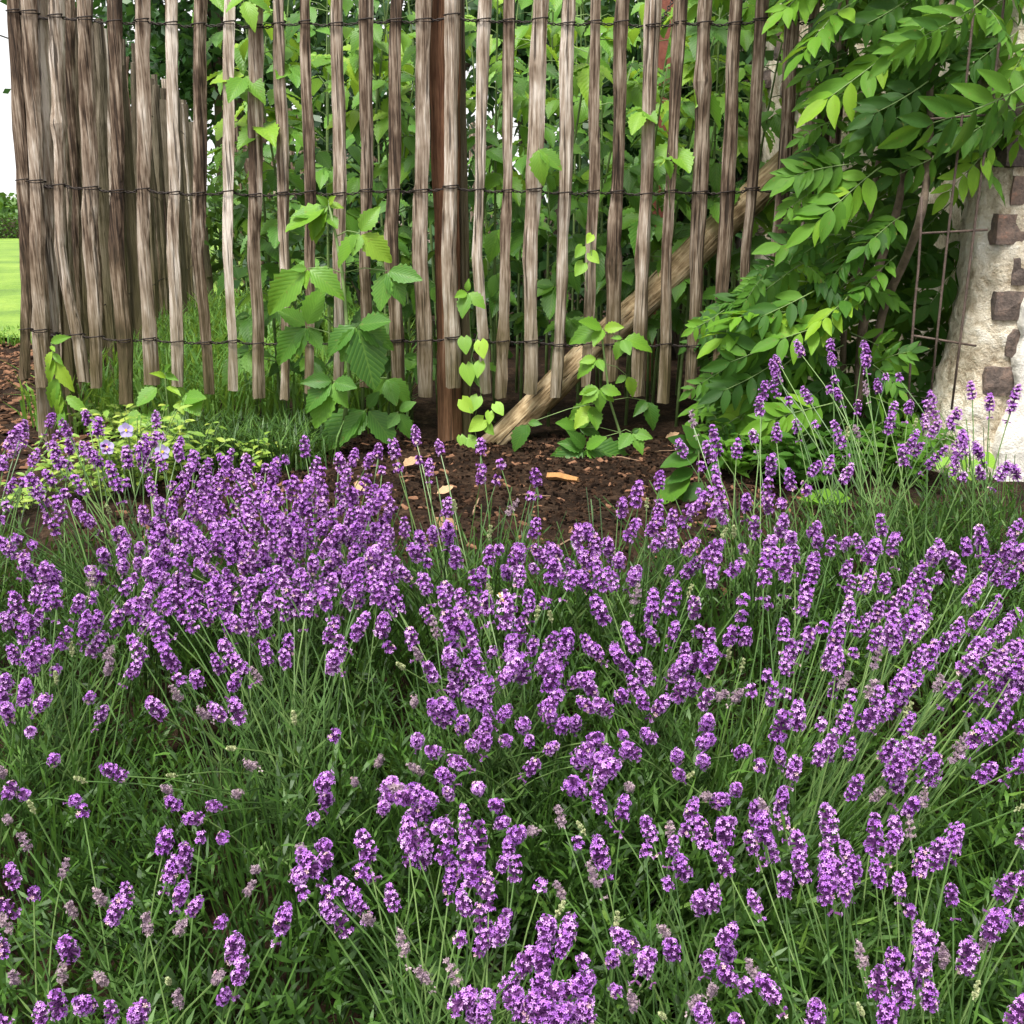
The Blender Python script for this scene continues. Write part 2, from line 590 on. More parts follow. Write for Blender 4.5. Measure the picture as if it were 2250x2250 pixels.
def pale_mesh(pts, rad, seed, sides=8, knots=()):
    """a split chestnut pale: a flattened, uneven rod along the points"""
    rs = random.Random(seed)
    b = MB()
    P = [Vector(p) for p in pts]
    flat = [rs.uniform(0.72, 1.12) for _ in range(sides)]
    ph = rs.uniform(0, 6.28)
    n = len(P)
    for i, p in enumerate(P):
        t = i / (n - 1)
        r = rad * (1 + 0.10 * math.sin(ph + t * 7) + rs.uniform(-0.07, 0.07))
        for kt, kr in knots:
            r *= 1 + kr * math.exp(-((t - kt) / 0.022) ** 2)
        for k in range(sides):
            a = 2 * math.pi * k / sides + ph + 0.25 * math.sin(t * 3 + ph)
            q = r * flat[k] * (1 + rs.uniform(-0.05, 0.05))
            b.v.append(p + Vector((math.cos(a) * q, math.sin(a) * q * 0.75, rs.uniform(-0.003, 0.003))))
            b.uv.append((k / sides, t))
    for i in range(n - 1):
        for k in range(sides):
            k2 = (k + 1) % sides
            b.f.append((i * sides + k, i * sides + k2, (i + 1) * sides + k2, (i + 1) * sides + k))
            b.m.append(0)
    b.f += [tuple(range(sides - 1, -1, -1)), tuple((n - 1) * sides + k for k in range(sides))]
    b.m += [0, 0]
    return b


# (x at the top of the photo, x half-way down at y=551, x at the foot, y of the foot, width in photo pixels)
PALES = [(33, 55, 55, 833, 25), (66, 80, 92, 850, 34), (97, 107, 120, 880, 26), (126, 131, 186, 839, 29), (191, 200, 213, 851, 31), (255, 256, 280, 886, 29),
         (317, 313, 335, 845, 29), (380, 380, 391, 848, 27), (442, 432, 458, 865, 29), (507, 499, 513, 857, 25), (565, 556, 568, 874, 28), (613, 623, 626, 877, 25),
         (671, 683, 680, 865, 23), (741, 743, 742, 850, 28), (807, 801, 804, 850, 26), (874, 859, 874, 860, 31), (935, 920, 936, 871, 35), (997, 985, 996, 851, 32),
         (1067, 1046, 1067, 864, 26), (1122, 1109, 1098, 874, 24), (1191, 1165, 1165, 865, 31), (1251, 1235, 1220, 871, 31), (1309, 1296, 1284, 850, 25), (1371, 1349, 1342, 836, 28),
         (1438, 1412, 1400, 871, 28), (1499, 1464, 1458, 885, 25), (1554, 1532, 1513, 874, 31), (1620, 1590, 1570, 860, 26), (1677, 1638, 1620, 850, 27), (1744, 1708, 1688, 830, 30), (1792, 1766, 1745, 840, 24), (1850, 1822, 1800, 850, 27)]
KNOTS = {26: [(0.70, 0.35)], 19: [(0.42, 0.3), (0.15, 0.3)], 23: [(0.28, 0.25), (0.36, 0.22)], 24: [(0.33, 0.2)], 3: [(0.62, 0.3)], 20: [(0.05, 0.12)], 7: [(0.55, 0.15)]}
fence = empty("paling_fence", (0, FY, 0), "weathered chestnut paling fence with black wires across the front of the bed", "fence")
pale_pos = []
for i, (xt, xm, xb, vb, w) in enumerate(PALES):
    Yp = FY + U(-0.008, 0.008) + (0.035 if i in (2,) else 0)
    pb, pm = at(xb, vb, Yp), at(xm, 551, Yp)
    ptop = at(xt, 5, Yp)
    ptop = pm + (ptop - pm) * ((ZTOP + U(-.03, .03) - pm.z) / (ptop.z - pm.z))
    pts = []
    N = 22
    for k in range(N):
        t = k / (N - 1)
        z = pb.z + (ptop.z - pb.z) * t
        tm = (pm.z - pb.z) / (ptop.z - pb.z)
        if t < tm:
            s = t / tm
            x = pb.x + (pm.x - pb.x) * s + 0.004 * math.sin(s * 3.14)
        else:
            s = (t - tm) / (1 - tm)
            x = pm.x + (ptop.x - pm.x) * s + 0.003 * math.sin(s * 6.28)
        pts.append((x + 0.0035 * noise.noise(Vector((i * 3.7, t * 7, 0))), Yp + 0.004 * noise.noise(Vector((i * 5.1, t * 5, 2))), z))
    rad = w * 0.5 / FPX * (Yp * 1.03) * 1.02
    o = pale_mesh(pts, rad, i, knots=KNOTS.get(i, ())).build("pale", M_pale, fence, smooth=False)
    pale_pos.append((i, Yp, rad, pts))
for i, lab in ((3, "forked pale kicking out at the foot"), (20, "pale with a bleached white foot"), (26, "pale with a big oval knot"), (19, "crooked pale with two knots")):
    [c for c in fence.children if c.type == 'MESH'][i]["label"] = lab


def x_on(pts, z):
    for a, b in zip(pts[:-1], pts[1:]):
        if a[2] <= z <= b[2]:
            t = (z - a[2]) / max(1e-6, b[2] - a[2])
            return a[0] + (b[0] - a[0]) * t
    return pts[0][0] if z < pts[0][2] else pts[-1][0]


def wires(parent, posts, levels, yoff=0.0):
    """three lines of twisted double wire that pass either side of every pale"""
    for lv in levels:
        A, B, b = [], [], MB()
        prev = None
        for (i, Yp, rad, pts) in posts:
            zz = lv(i)
            x = x_on(pts, zz)
            if prev is not None:
                x0, z0 = prev
                n = 8
                for k in range(1, n):
                    t = k / n
                    an = t * 2 * math.pi * 2.0 + i
                    sag = -0.006 * math.sin(math.pi * t)
                    c = Vector((x0 + (x - x0) * t, Yp, z0 + (zz - z0) * t + sag))
                    d = Vector((0, math.cos(an), math.sin(an))) * 0.0028
                    A.append(c + d)
                    B.append(c - d)
            for k, s in ((-1, 0.55), (-0.5, 0.9), (0.5, 0.9), (1, 0.55)):
                A.append(Vector((x + k * rad, Yp - rad * s * 0.95 - 0.001, zz + 0.002 * k)))
                B.append(Vector((x + k * rad, Yp + rad * s * 0.95, zz - 0.002 * k)))
            # an extra turn of wire on the front of the pale
            if (i * 7 + int(zz * 10)) % 3:
                b.tube([(x - rad * 1.02, Yp, zz - 0.004), (x - rad * .5, Yp - rad * .9, zz - 0.005), (x + rad * .5, Yp - rad * .9, zz - 0.006), (x + rad * 1.02, Yp, zz - 0.003)], 0.0015, 4)
            prev = (x, zz)
        b.tube(A, 0.0017, 4)
        b.tube(B, 0.0017, 4)
        b.build("wire", M_wire, parent, smooth=True)


def front_level(v_left, v_mid, v_right):
    zl, zm, zr = at(60, v_left, FY).z, at(1000, v_mid, FY).z, at(1600, v_right, FY).z
    prof = {}
    for i in range(len(PALES)):
        t = i / 17.0
        z = zl + (zm - zl) * min(1, t) if i <= 17 else zm + (zr - zm) * (i - 17) / 14.0
        dip = -0.022 * math.sin(math.pi * min(1, i / 17.0)) if i < 17 else -0.012 * math.sin(math.pi * (i - 17) / 14)
        prof[i] = z + dip + 0.004 * math.sin(i * 2.3)
    return lambda i: prof[i]


wires(fence, pale_pos, [front_level(24, 38, 40), front_level(395, 412, 410), front_level(722, 742, 752)])

# stout posts that carry the fence (parts of it)
def post(parent, u, v_foot, Y, rad, mat, lean=0.0, top=1.3, name="post", seed=0):
    p = at(u, v_foot, Y)
    pts = [(p.x + lean * t, Y + 0.004 * math.sin(t * 5), -0.08 + (top + 0.08) * t) for t in [k / 16 for k in range(17)]]
    return pale_mesh(pts, rad, 900 + seed, 10).build(name, mat, parent)


post(fence, 986, 975, FY + 0.060, 0.037, M_post, 0.005, seed=1)["label"] = "thick red-brown split post behind the pale"
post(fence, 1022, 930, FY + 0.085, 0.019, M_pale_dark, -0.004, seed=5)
post(fence, 98, 965, FY + 0.050, 0.026, M_pale, 0.085, seed=2)["label"] = "corner post set into the soil"
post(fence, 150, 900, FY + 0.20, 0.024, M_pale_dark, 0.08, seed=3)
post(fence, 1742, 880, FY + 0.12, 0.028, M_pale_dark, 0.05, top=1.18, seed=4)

# the diagonal log that braces the post
brace = empty("brace_log", at(1075, 975, FY + 0.03), "peeled log propped diagonally behind the pales up to the right", "log")
a, b_ = at(1075, 985, FY + 0.045), at(1790, 305, FY + 0.17)
n = 20
pts = []
for k in range(n):
    t = k / (n - 1)
    p = a.lerp(b_, t)
    pts.append(p + Vector((0.006 * noise.noise(Vector((t * 6, 1, 1))), 0.0, 0.008 * noise.noise(Vector((t * 5, 4, 1))))))
mb = MB()
mb.tube(pts, [0.039 + 0.006 * t / n + 0.003 * noise.noise(Vector((t * .9, 0, 0))) for t in range(n)], 10)
# local frame along the log so that the grain runs along it
L = (b_ - a).normalized()
rotm = L.to_track_quat('Z', 'Y').to_matrix().to_4x4()
Mlog = Matrix.Translation(a) @ rotm
inv = Mlog.inverted()
mb.v = [inv @ v for v in mb.v]
link(bpy.data.objects.new("log", mb.mesh("log", M_log, True)), Mlog, brace)

# side run of the fence, going back from the corner
side = empty("paling_fence", (-1.33, 2.95, 0), "side run of the paling fence receding from the left corner", "fence")
C0, C1 = Vector((-1.31, 2.95, 0)), Vector((-2.02, 6.9, 0))
side_pos = []
NS = 44
for i in range(NS):
    t = i / (NS - 1)
    c = C0.lerp(C1, t)
    lean = U(-0.03, 0.03) + 0.085 * (1 - t)
    hgt = ZTOP + U(-.05, .05)
    pts = [(c.x + U(-.004, .004) + lean * k / 11, c.y + U(-.004, .004), 0.04 + (hgt - 0.04) * k / 11) for k in range(12)]
    rad = U(0.014, 0.021)
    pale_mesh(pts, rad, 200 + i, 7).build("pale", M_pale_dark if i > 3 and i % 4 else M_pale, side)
    side_pos.append((i, c, rad))
for z in (0.30, 0.68, 1.06):
    mb = MB()
    mb.tube([(c.x - 0.024, c.y + 0.02, z + 0.006 * math.sin(i)) for i, c, r in side_pos], 0.002, 4)
    mb.tube([(c.x + 0.024, c.y - 0.02, z + 0.006 * math.cos(i * 1.3)) for i, c, r in side_pos], 0.002, 4)
    mb.build("wire", M_wire, side)
for k, t in enumerate((0.34, 0.66, 1.0)):
    c = C0.lerp(C1, t)
    pts = [(c.x + 0.05, c.y, -0.05 + 1.2 * j / 11) for j in range(12)]
    pale_mesh(pts, 0.042, 400 + k, 9).build("post", M_pale_dark, side)

back = empty("paling_fence", (-1.6, 7.6, 0), "far back run of the paling fence behind the raspberries", "fence")
for i in range(30):
    x = -1.95 + i * 0.062
    hgt = 1.24 + U(-.06, .06)
    pts = [(x + U(-.004, .004), 7.6 + 0.004 * i, 0.06 + (hgt - 0.06) * k / 9) for k in range(10)]
    pale_mesh(pts, U(0.017, 0.025), 500 + i, 6).build("pale", M_pale, back)
for z in (0.34, 0.72, 1.08):
    mb = MB()
    mb.tube([(-1.97 + 0.1 * k, 7.575 + 0.0065 * k, z) for k in range(19)], 0.003, 4)
    mb.build("wire", M_wire, back)

# ------------------------------------------------------------------ old brick wall at the right
def rough_plaster():
    m = NT("crumbling_lime_plaster")
    co = m.coords('Object')
    n1, n2 = m.noise(7.0, 6, 0.7, co), m.noise(55.0, 5, 0.75, co)
    f = m.math('ADD', m.math('MULTIPLY', n1, 0.55), m.math('MULTIPLY', n2, 0.45))
    m.l(m.ramp(f, [(0.34, (0.16, 0.115, 0.07)), (0.42, (0.42, 0.34, 0.23)), (0.50, (0.66, 0.58, 0.44)), (0.62, (0.82, 0.78, 0.68))]), m.bsdf.inputs['Base Color'])
    m.bsdf.inputs['Roughness'].default_value = 0.95
    m.bump(f, 1.0, 0.035)
    return m.mat


def brick_mat():
    m = NT("sooty_brick")
    oi = m.n("ShaderNodeObjectInfo")
    co = m.coords('Object')
    n1, n2 = m.noise(14.0, 5, 0.7, co), m.noise(90.0, 4, 0.7, co)
    f = m.math('ADD', m.math('MULTIPLY', n1, 0.6), m.math('MULTIPLY', n2, 0.4))
    f = m.math('ADD', f, m.math('MULTIPLY', m.math('SUBTRACT', oi.outputs['Random'], 0.5), 0.15))
    m.l(m.ramp(f, [(0.34, (0.035, 0.026, 0.022)), (0.48, (0.10, 0.075, 0.062)), (0.6, (0.19, 0.13, 0.10)), (0.72, (0.36, 0.17, 0.11))]), m.bsdf.inputs['Base Color'])
    m.bsdf.inputs['Roughness'].default_value = 0.9
    m.bump(f, 0.8, 0.012)
    return m.mat


M_plaster, M_brick = rough_plaster(), brick_mat()
M_white = plain("white_lime_wash", (0.66, 0.63, 0.56), 0.95, 0.25, scale=30, bump=0.8)

WX, WY = 1.165, 2.43          # the corner of the wall
wall = empty("brick_wall", (WX + 0.3, WY, 0), "old brick wall with flaking white render at the right edge", "wall")


def rough_sheet(pts, nu, nv, amp, mat, name, parent, seed=0.0, thick=None):
    """a lumpy sheet: pts(u, v) gives the smooth point and its outward normal"""
    b = MB()
    for j in range(nv + 1):
        for i in range(nu + 1):
            p, nrm = pts(i / nu, j / nv)
            q = p * 9
            d = amp * (noise.noise(q + Vector((seed, 0, 0))) + 0.6 * noise.noise(p * 26 + Vector((seed, 5, 0))) + 0.35 * noise.noise(p * 70))
            b.v.append(p + nrm * d)
            b.uv.append((i / nu, j / nv))
    for j in range(nv):
        for i in range(nu):
            a = j * (nu + 1) + i
            b.f.append((a, a + 1, a + nu + 2, a + nu + 1))
            b.m.append(0)
    return b.build(name, mat, parent, smooth=True)


# rough core: return face that runs back into the shade of the wisteria, rounded at the corner
PATH = [(1.22, 2.448), (1.16, 2.442), (1.11, 2.448), (1.07, 2.50), (1.075, 2.58), (1.14, 2.75), (1.24, 3.0), (1.26, 3.45), (1.0, 3.68), (0.965, 3.75), (0.97, 4.3), (0.98, 5.2)]


def core(u, v):
    s = u * (len(PATH) - 1)
    k = min(int(s), len(PATH) - 2)
    t = s - k
    x = PATH[k][0] * (1 - t) + PATH[k + 1][0] * t
    y = PATH[k][1] * (1 - t) + PATH[k + 1][1] * t
    z = -0.30 + 2.25 * v
    n = Vector((PATH[k + 1][1] - PATH[k][1], -(PATH[k + 1][0] - PATH[k][0]), 0)).normalized() * -1
    # a broken step near the foot and a wavy corner
    x += -0.055 * max(0, 1 - z / 0.40) * (1 if y < 2.7 else 0) + 0.02 * noise.noise(Vector((0, 0, z * 6)))
    return Vector((x, y, z)), n


rough_sheet(core, 90, 110, 0.013, M_plaster, "plaster", wall, 2.0)

# white-washed front face, thick, its ragged left edge follows the broken bricks
mb = MB()
NZ = 160
edge = []
for j in range(NZ + 1):
    z = -0.30 + 2.25 * j / NZ
    ex = float(np.interp(z, [0, .11, .19, .42, .52, 1.0], [1.145, 1.150, 1.172, 1.163, 1.22, 1.30])) + 0.013 * noise.noise(Vector((z * 16, 0, 3))) + 0.007 * noise.noise(Vector((z * 60, 0, 3)))
    edge.append((ex, z))
for ex, z in edge:
    for x, y in ((ex, WY + 0.045), (ex - 0.001, WY - 0.012), (ex + 0.008, WY - 0.022), (ex + 0.25, WY - 0.024), (ex + 1.2, WY - 0.024), (ex + 1.2, WY + 0.3)):
        mb.v.append(Vector((x, y + 0.003 * noise.noise(Vector((x * 12, z * 12, 0))), z)))
        mb.uv.append((0, 0))
for j in range(NZ):
    for k in range(5):
        a = j * 6 + k
        mb.f.append((a, a + 1, a + 7, a + 6))
        mb.m.append(0)
mb.build("white_render", M_white, wall, smooth=True)


def brick(cx, cy, cz, sx, sy, sz, seed, parent):
    rs = random.Random(seed)
    b = MB()
    nx_, ny_, nz_ = 4, 3, 3
    idx = {}
    for i in range(nx_ + 1):
        for j in range(ny_ + 1):
            for k in range(nz_ + 1):
                if 0 < i < nx_ and 0 < j < ny_ and 0 < k < nz_:
                    continue
                e = sum((i in (0, nx_), j in (0, ny_), k in (0, nz_)))
                s = 1 - 0.035 * (e - 1)
                p = Vector(((i / nx_ - .5) * sx * s, (j / ny_ - .5) * sy * s, (k / nz_ - .5) * sz * (s - 0.03 * (e == 3))))
                p += Vector((rs.uniform(-.0022, .0022), rs.uniform(-.0022, .0022), rs.uniform(-.0018, .0018)))
                idx[i, j, k] = len(b.v)
                b.v.append(p)
                b.uv.append((0, 0))

    def q(a, b2, c, d):
        b.f.append((idx[a], idx[b2], idx[c], idx[d]))
        b.m.append(0)
    for i in range(nx_):
        for j in range(ny_):
            q((i, j, 0), (i, j + 1, 0), (i + 1, j + 1, 0), (i + 1, j, 0))
            q((i, j, nz_), (i + 1, j, nz_), (i + 1, j + 1, nz_), (i, j + 1, nz_))
        for k in range(nz_):
            q((i, 0, k), (i + 1, 0, k), (i + 1, 0, k + 1), (i, 0, k + 1))
            q((i, ny_, k), (i, ny_, k + 1), (i + 1, ny_, k + 1), (i + 1, ny_, k))
    for j in range(ny_):
        for k in range(nz_):
            q((0, j, k), (0, j, k + 1), (0, j + 1, k + 1), (0, j + 1, k))
            q((nx_, j, k), (nx_, j + 1, k), (nx_, j + 1, k + 1), (nx_, j, k + 1))
    M = Matrix.Translation((cx, cy, cz)) @ Matrix.Rotation(rs.uniform(-.05, .05), 4, 'Z') @ Matrix.Rotation(rs.uniform(-.02, .02), 4, 'Y')
    return link(bpy.data.objects.new("brick", b.mesh("brick", M_brick)), M, parent)


# photo pixels of the left, right, top and bottom edge of each exposed brick
for k, (l, r, t, b2) in enumerate([(2226, 2300, 385, 452), (2190, 2300, 468, 538), (2222, 2300, 562, 628), (2186, 2290, 640, 705), (2212, 2262, 722, 786), (2160, 2238, 806, 870), (2205, 2300, 300, 368), (2180, 2300, 215, 283)]):
    Yb = WY + 0.012
    pl, pr = at(l, (t + b2) / 2, Yb), at(r, (t + b2) / 2, Yb)
    zt, zb = at(l, t, Yb).z, at(l, b2, Yb).z
    brick((pl.x + pr.x) / 2, Yb + 0.05, (zt + zb) / 2, pr.x - pl.x, 0.11, zt - zb, 40 + k, wall)
# courses that show through the plaster on the shaded back part
for k in range(30):
    brick(0.965 + U(-.004, .004), 3.80 + U(0, 1.2), 0.12 + 0.075 * random.randint(2, 15), 0.06, U(0.10, 0.22), 0.064, 80 + k, wall)

# rusty bar mat for the climber
trellis = empty("wire_trellis", at(2060, 880, 2.5), "rusty steel bar mat standing against the plastered wall", "trellis")
for (u0, v0, u1, v1) in ((2026, 430, 1996, 890), (2140, 0, 2046, 870), (2205, 0, 2092, 900)):
    p, q = at(u0, v0, 2.36), at(u1, v1, 2.36)
    if v0 == 0:
        p = q + (p - q) * 1.15
    mb = MB()
    mb.tube([p.lerp(q, t / 6) + Vector((0.002 * math.sin(t), 0.002 * math.cos(t * 2), 0)) for t in range(7)], 0.0027, 6)
    mb.build("bar", M_rebar, trellis, smooth=True)
for (u0, v0, u1, v1) in ((2021, 513, 2170, 505), (2004, 737, 2145, 760), (2040, 262, 2200, 250)):
    mb = MB()
    mb.tube([at(u0, v0, 2.366), at((u0 + u1) / 2, (v0 + v1) / 2, 2.366), at(u1, v1, 2.366)], 0.0026, 6)
    mb.build("bar", M_rebar, trellis, smooth=True)

# ------------------------------------------------------------------ wisteria
wist = empty("wisteria", at(1900, 900, 2.62), "large green wisteria climbing over the wall and the fence end", "climber")


def woody(parent, uvy, r0, r1, name="stem", mat=None):
    P = [at(*p) for p in uvy]
    pts = []
    for i in range(len(P) - 1):
        for k in range(5):
            t = k / 5
            a = P[max(0, i - 1)]
            b2, c, d = P[i], P[i + 1], P[min(len(P) - 1, i + 2)]
            pts.append(0.5 * ((2 * b2) + (c - a) * t + (2 * a - 5 * b2 + 4 * c - d) * t * t + (3 * b2 - a - 3 * c + d) * t ** 3))
    pts.append(P[-1])
    mb = MB()
    n = len(pts)
    mb.tube(pts, [(r0 + (r1 - r0) * i / n) * (1 + 0.12 * noise.noise(Vector((i * .6, r0 * 900, 0)))) for i in range(n)], 7)
    return mb.build(name, mat or M_vine, parent, smooth=True)


woody(wist, [(1885, 900, 2.62), (1893, 740, 2.60), (1912, 655, 2.58), (1928, 596, 2.56), (1960, 500, 2.60), (1980, 420, 2.60), (1995, 300, 2.64), (2000, 100, 2.66), (2030, -60, 2.66)], 0.012, 0.008)
woody(wist, [(1905, 880, 2.68), (1939, 690, 2.62), (1985, 580, 2.52), (2010, 520, 2.46), (2026, 460, 2.42), (2035, 400, 2.46), (2044, 280, 2.50), (2046, 150, 2.56), (2080, -80, 2.60)], 0.0115, 0.007)
woody(wist, [(1850, 900, 2.72), (1860, 660, 2.66), (1900, 560, 2.66), (1935, 330, 2.66), (1990, 130, 2.62), (2120, 20, 2.56), (2280, -50, 2.5)], 0.008, 0.005)
woody(wist, [(1800, 760, 2.50), (1840, 700, 2.52), (1890, 660, 2.56)], 0.0035, 0.003)


def compound(nl=11, droop=0.25, seed=0):
    """frames of the leaflets of one pinnate leaf of unit length along +Y, with its rachis"""
    rs = random.Random(seed)
    ms, pts = [], []
    for i in range(9):
        t = i / 8
        pts.append(Vector((0.03 * math.sin(t * 3 + seed), t * 0.80, -droop * t * t * 0.6)))
    pairs = (nl - 1) // 2
    for k in range(pairs):
        t = 0.24 + 0.68 * k / max(1, pairs - 1)
        p = Vector((0.03 * math.sin(t * 3 + seed), t * 0.80, -droop * t * t * 0.6))
        for s in (-1, 1):
            L = (0.30 + 0.10 * math.sin(math.pi * (k + 0.8) / pairs)) * rs.uniform(0.85, 1.12)
            ang = R(rs.uniform(48, 66) - 16 * t)
            dr = rs.uniform(0.05, 0.55)
            d = Vector((s * math.sin(ang), math.cos(ang), -dr)).normalized()
            ms.append((frame(p, p + d * L, Vector((s * -0.15 + rs.uniform(-.55, .55), rs.uniform(-.45, .45), 1)), rs.uniform(.9, 1.15)), rs.randint(0, 1)))
    p = pts[-1]
    ms.append((frame(p, p + Vector((rs.uniform(-.1, .1), 1, -0.25 - droop * .5)).normalized() * 0.38, Vector((0, 0.2, 1)), 1.1), 0))
    rb = MB()
    rb.tube(pts, [0.010 - 0.006 * i / 8 for i in range(9)], 4, 1)
    return ms, rb


COMP = [compound(n, d, s) for n, d, s in ((11, .25, 1), (13, .45, 2), (9, .2, 3), (11, .6, 4), (13, .3, 5))]
JOIN, JOIN_Y = [], []
for ms, rb in COMP:
    for dst, mat in ((JOIN, M_wist), (JOIN_Y, M_wist_y)):
        b = MB()
        for M, v in ms:
            b.merge(T_wist[v], M, 0)
        b.merge(rb, Matrix.Identity(4), 1)
        dst.append(b.mesh("pinnate_leaf", [mat, M_stem], True))
RACHIS = [rb.mesh("rachis", [M_stem, M_stem], True) for ms, rb in COMP]


def wleaf(base, tip, young=False, detail=False, normal=None, k=None):
    k = random.randrange(5) if k is None else k
    n = Vector(normal) if normal is not None else Vector((U(-.7, .7), U(-.95, -.15), U(.2, 1.0)))
    M = frame(base, tip, n, U(.9, 1.1))
    if not detail:
        return link(bpy.data.objects.new("leaf", (JOIN_Y if young else JOIN)[k]), M, wist)
    lf = link(bpy.data.objects.new("leaf", RACHIS[k]), M, wist)
    for ml, v in COMP[k][0]:
        link(bpy.data.objects.new("leaflet", (ME_wist_y if young else ME_wist)[v]), M @ ml, lf)
    return lf


# the leaves that stand out, from their base to their tip (photo pixels, distance, young)
BIG = [(1880, 5, 1722, 70, 2.45, 1), (1992, 2, 1886, 48, 2.45, 0), (1968, 107, 1784, 212, 2.42, 1), (2003, 209, 1890, 292, 2.45, 0), (1838, 258, 1750, 310, 2.50, 0),
       (1940, 370, 1772, 470, 2.40, 1), (1868, 312, 1722, 372, 2.46, 0), (2262, 170, 2062, 312, 2.22, 0), (2165, -10, 2052, 95, 2.25, 0), (2160, 10, 2246, 66, 2.25, 0),
       (2085, 322, 1985, 380, 2.42, 0), (1992, 474, 1888, 508, 2.42, 0), (1850, 520, 1702, 518, 2.46, 0), (1968, 560, 1890, 605, 2.42, 0), (1845, 700, 1690, 735, 2.40, 1),
       (1790, 640, 1650, 690, 2.42, 0), (1720, 660, 1560, 705, 2.45, 1), (1770, 580, 1640, 640, 2.48, 0), (1830, 880, 1680, 930, 2.32, 1), (1740, 750, 1590, 800, 2.40, 0),
       (1700, 800, 1570, 860, 2.42, 0), (1920, 800, 2010, 760, 2.32, 0), (1920, 800, 1985, 850, 2.30, 0), (1915, 800, 1925, 725, 2.34, 0), (1900, 150, 1790, 140, 2.52, 0), (1760, 690, 1590, 655, 2.45, 1)]
for (u0, v0, u1, v1, Y, y) in BIG:
    wleaf(at(u0, v0, Y + 0.05), at(u1, v1, Y - 0.03), bool(y), True)


def wedge(v):
    """left edge of the climber in the photo at height v"""
    xs_ = [-200, 0, 60, 140, 250, 380, 470, 540, 620, 680, 760, 860, 960]
    us_ = [1640, 1690, 1720, 1780, 1750, 1735, 1725, 1695, 1590, 1525, 1515, 1520, 1560]
    return float(np.interp(v, xs_, us_))


n_l = 0
while n_l < 380:
    v = U(-160, 930)
    u = U(1530, 2330)
    if n_l > 300:
        u, v = U(1560, 1900), U(560, 930)
    if u < wedge(v) + 60:
        continue
    if u > 2150 and v > 300:
        continue
    deep = u > 1960 and v > 300
    Y = U(2.46, 2.95) if u < 2020 else U(2.34, 2.7)
    if deep:
        Y = U(2.62, 3.0)
    b0 = at(u, v, Y)
    L = U(0.115, 0.185)
    side_ = -1 if U(0, 1) < 0.78 else 1
    d = Vector((side_ * U(.5, 1), U(-.5, .1), U(-.75, .05))).normalized()
    if u < wedge(v) + 130:
        L *= 0.7
    wleaf(b0, b0 + d * L, U(0, 1) < (0.18 if Y < 2.6 else 0.04))
    n_l += 1
# wisteria leaves above and right of the frame, added to shade those below
for k in range(95):
    b0 = Vector((U(0.55, 1.12), U(2.42, 3.5), U(1.2, 1.95)))
    d = Vector((U(-1, .3), U(-.6, .2), U(-.7, .1))).normalized()
    wleaf(b0, b0 + d * U(.16, .24), U(0, 1) < .2)

# ------------------------------------------------------------------ raspberries
def gap_label(x, near):
    us_ = [px((p[3][8][0], FY, 0.7))[0] for p in pale_pos]
    return us_


def order(n):
    return {1: "first", 2: "second", 3: "third", 4: "fourth", 5: "fifth", 6: "sixth", 7: "seventh", 8: "eighth", 9: "ninth", 10: "tenth"}.get(n, str(n) + "th")


def leaf_cluster(root, J, dirv, size, meshes, nleaf, nrm):
    """three or five leaflets that spread from the end of a leaf stalk at J"""
    dirv = Vector(dirv).normalized()
    right = dirv.cross(Vector(nrm)).normalized()
    angs = [0, 68, -68] if nleaf == 3 else [0, 50, -50, 105, -105]
    for i, a in enumerate(angs):
        a = R(a + U(-9, 9))
        d = (dirv * math.cos(a) + right * math.sin(a) + Vector((0, 0, U(-.35, .05)))).normalized()
        L = size * (1.0 if i == 0 else (0.82 if i < 3 else 0.62)) * U(.9, 1.1)
        b0 = J + d * (0.16 * size if i == 0 else 0.02 * size)
        leaf_obj(random.choice(meshes), b0, b0 + d * L, root, Vector(nrm) + Vector((0, 0, .15)), U(.92, 1.1))


def cane(x, y, h, label, n_leaf, zmin, young_from=0.75, group=None, lean=None, name="raspberry_cane", size=(0.070, 0.105)):
    root = empty(name, (x, y, 0), label, "raspberry", group)
    lean = lean or Vector((U(-.16, .16), U(-.22, .10), 0))
    pts = bez((x, y, -0.03), (x + lean.x * .2, y + lean.y * .2, h * .6), (x + lean.x, y + lean.y, h), 9)
    mb = MB()
    mb.tube(pts, [0.0055 - 0.0035 * i / 8 for i in range(9)], 5)
    a0 = U(0, 6.28)
    todo = []
    for k in range(n_leaf):
        t = (zmin + (h - zmin) * (k + .5) / n_leaf) / h
        s = t * 8
        i = min(7, int(s))
        p = pts[i].lerp(pts[i + 1], s - i)
        a = a0 + k * 2.4
        out = Vector((math.cos(a), math.sin(a) - .35, U(-.05, .45))).normalized()
        J = p + out * U(.05, .10)
        mb.tube([p, p + out * .03 + Vector((0, 0, .008)), J], 0.0016, 3, caps=False)
        todo.append((t, J, out))
    mb.build("stem", M_stem, root, smooth=True)
    for t, J, out in todo:
        young = t > young_from
        sz = U(*size) * (0.8 if t > 0.93 else 1)
        nrm = Vector((out.x * .35 + U(-.2, .2), -0.35 + out.y * .3, .85))
        d = Vector((out.x, out.y, -U(.15, .75)))
        leaf_cluster(root, J, d, sz, ME_rasp_y if young and U(0, 1) < .8 else ME_rasp, 3 if U(0, 1) < .8 else 5, nrm)
    return root


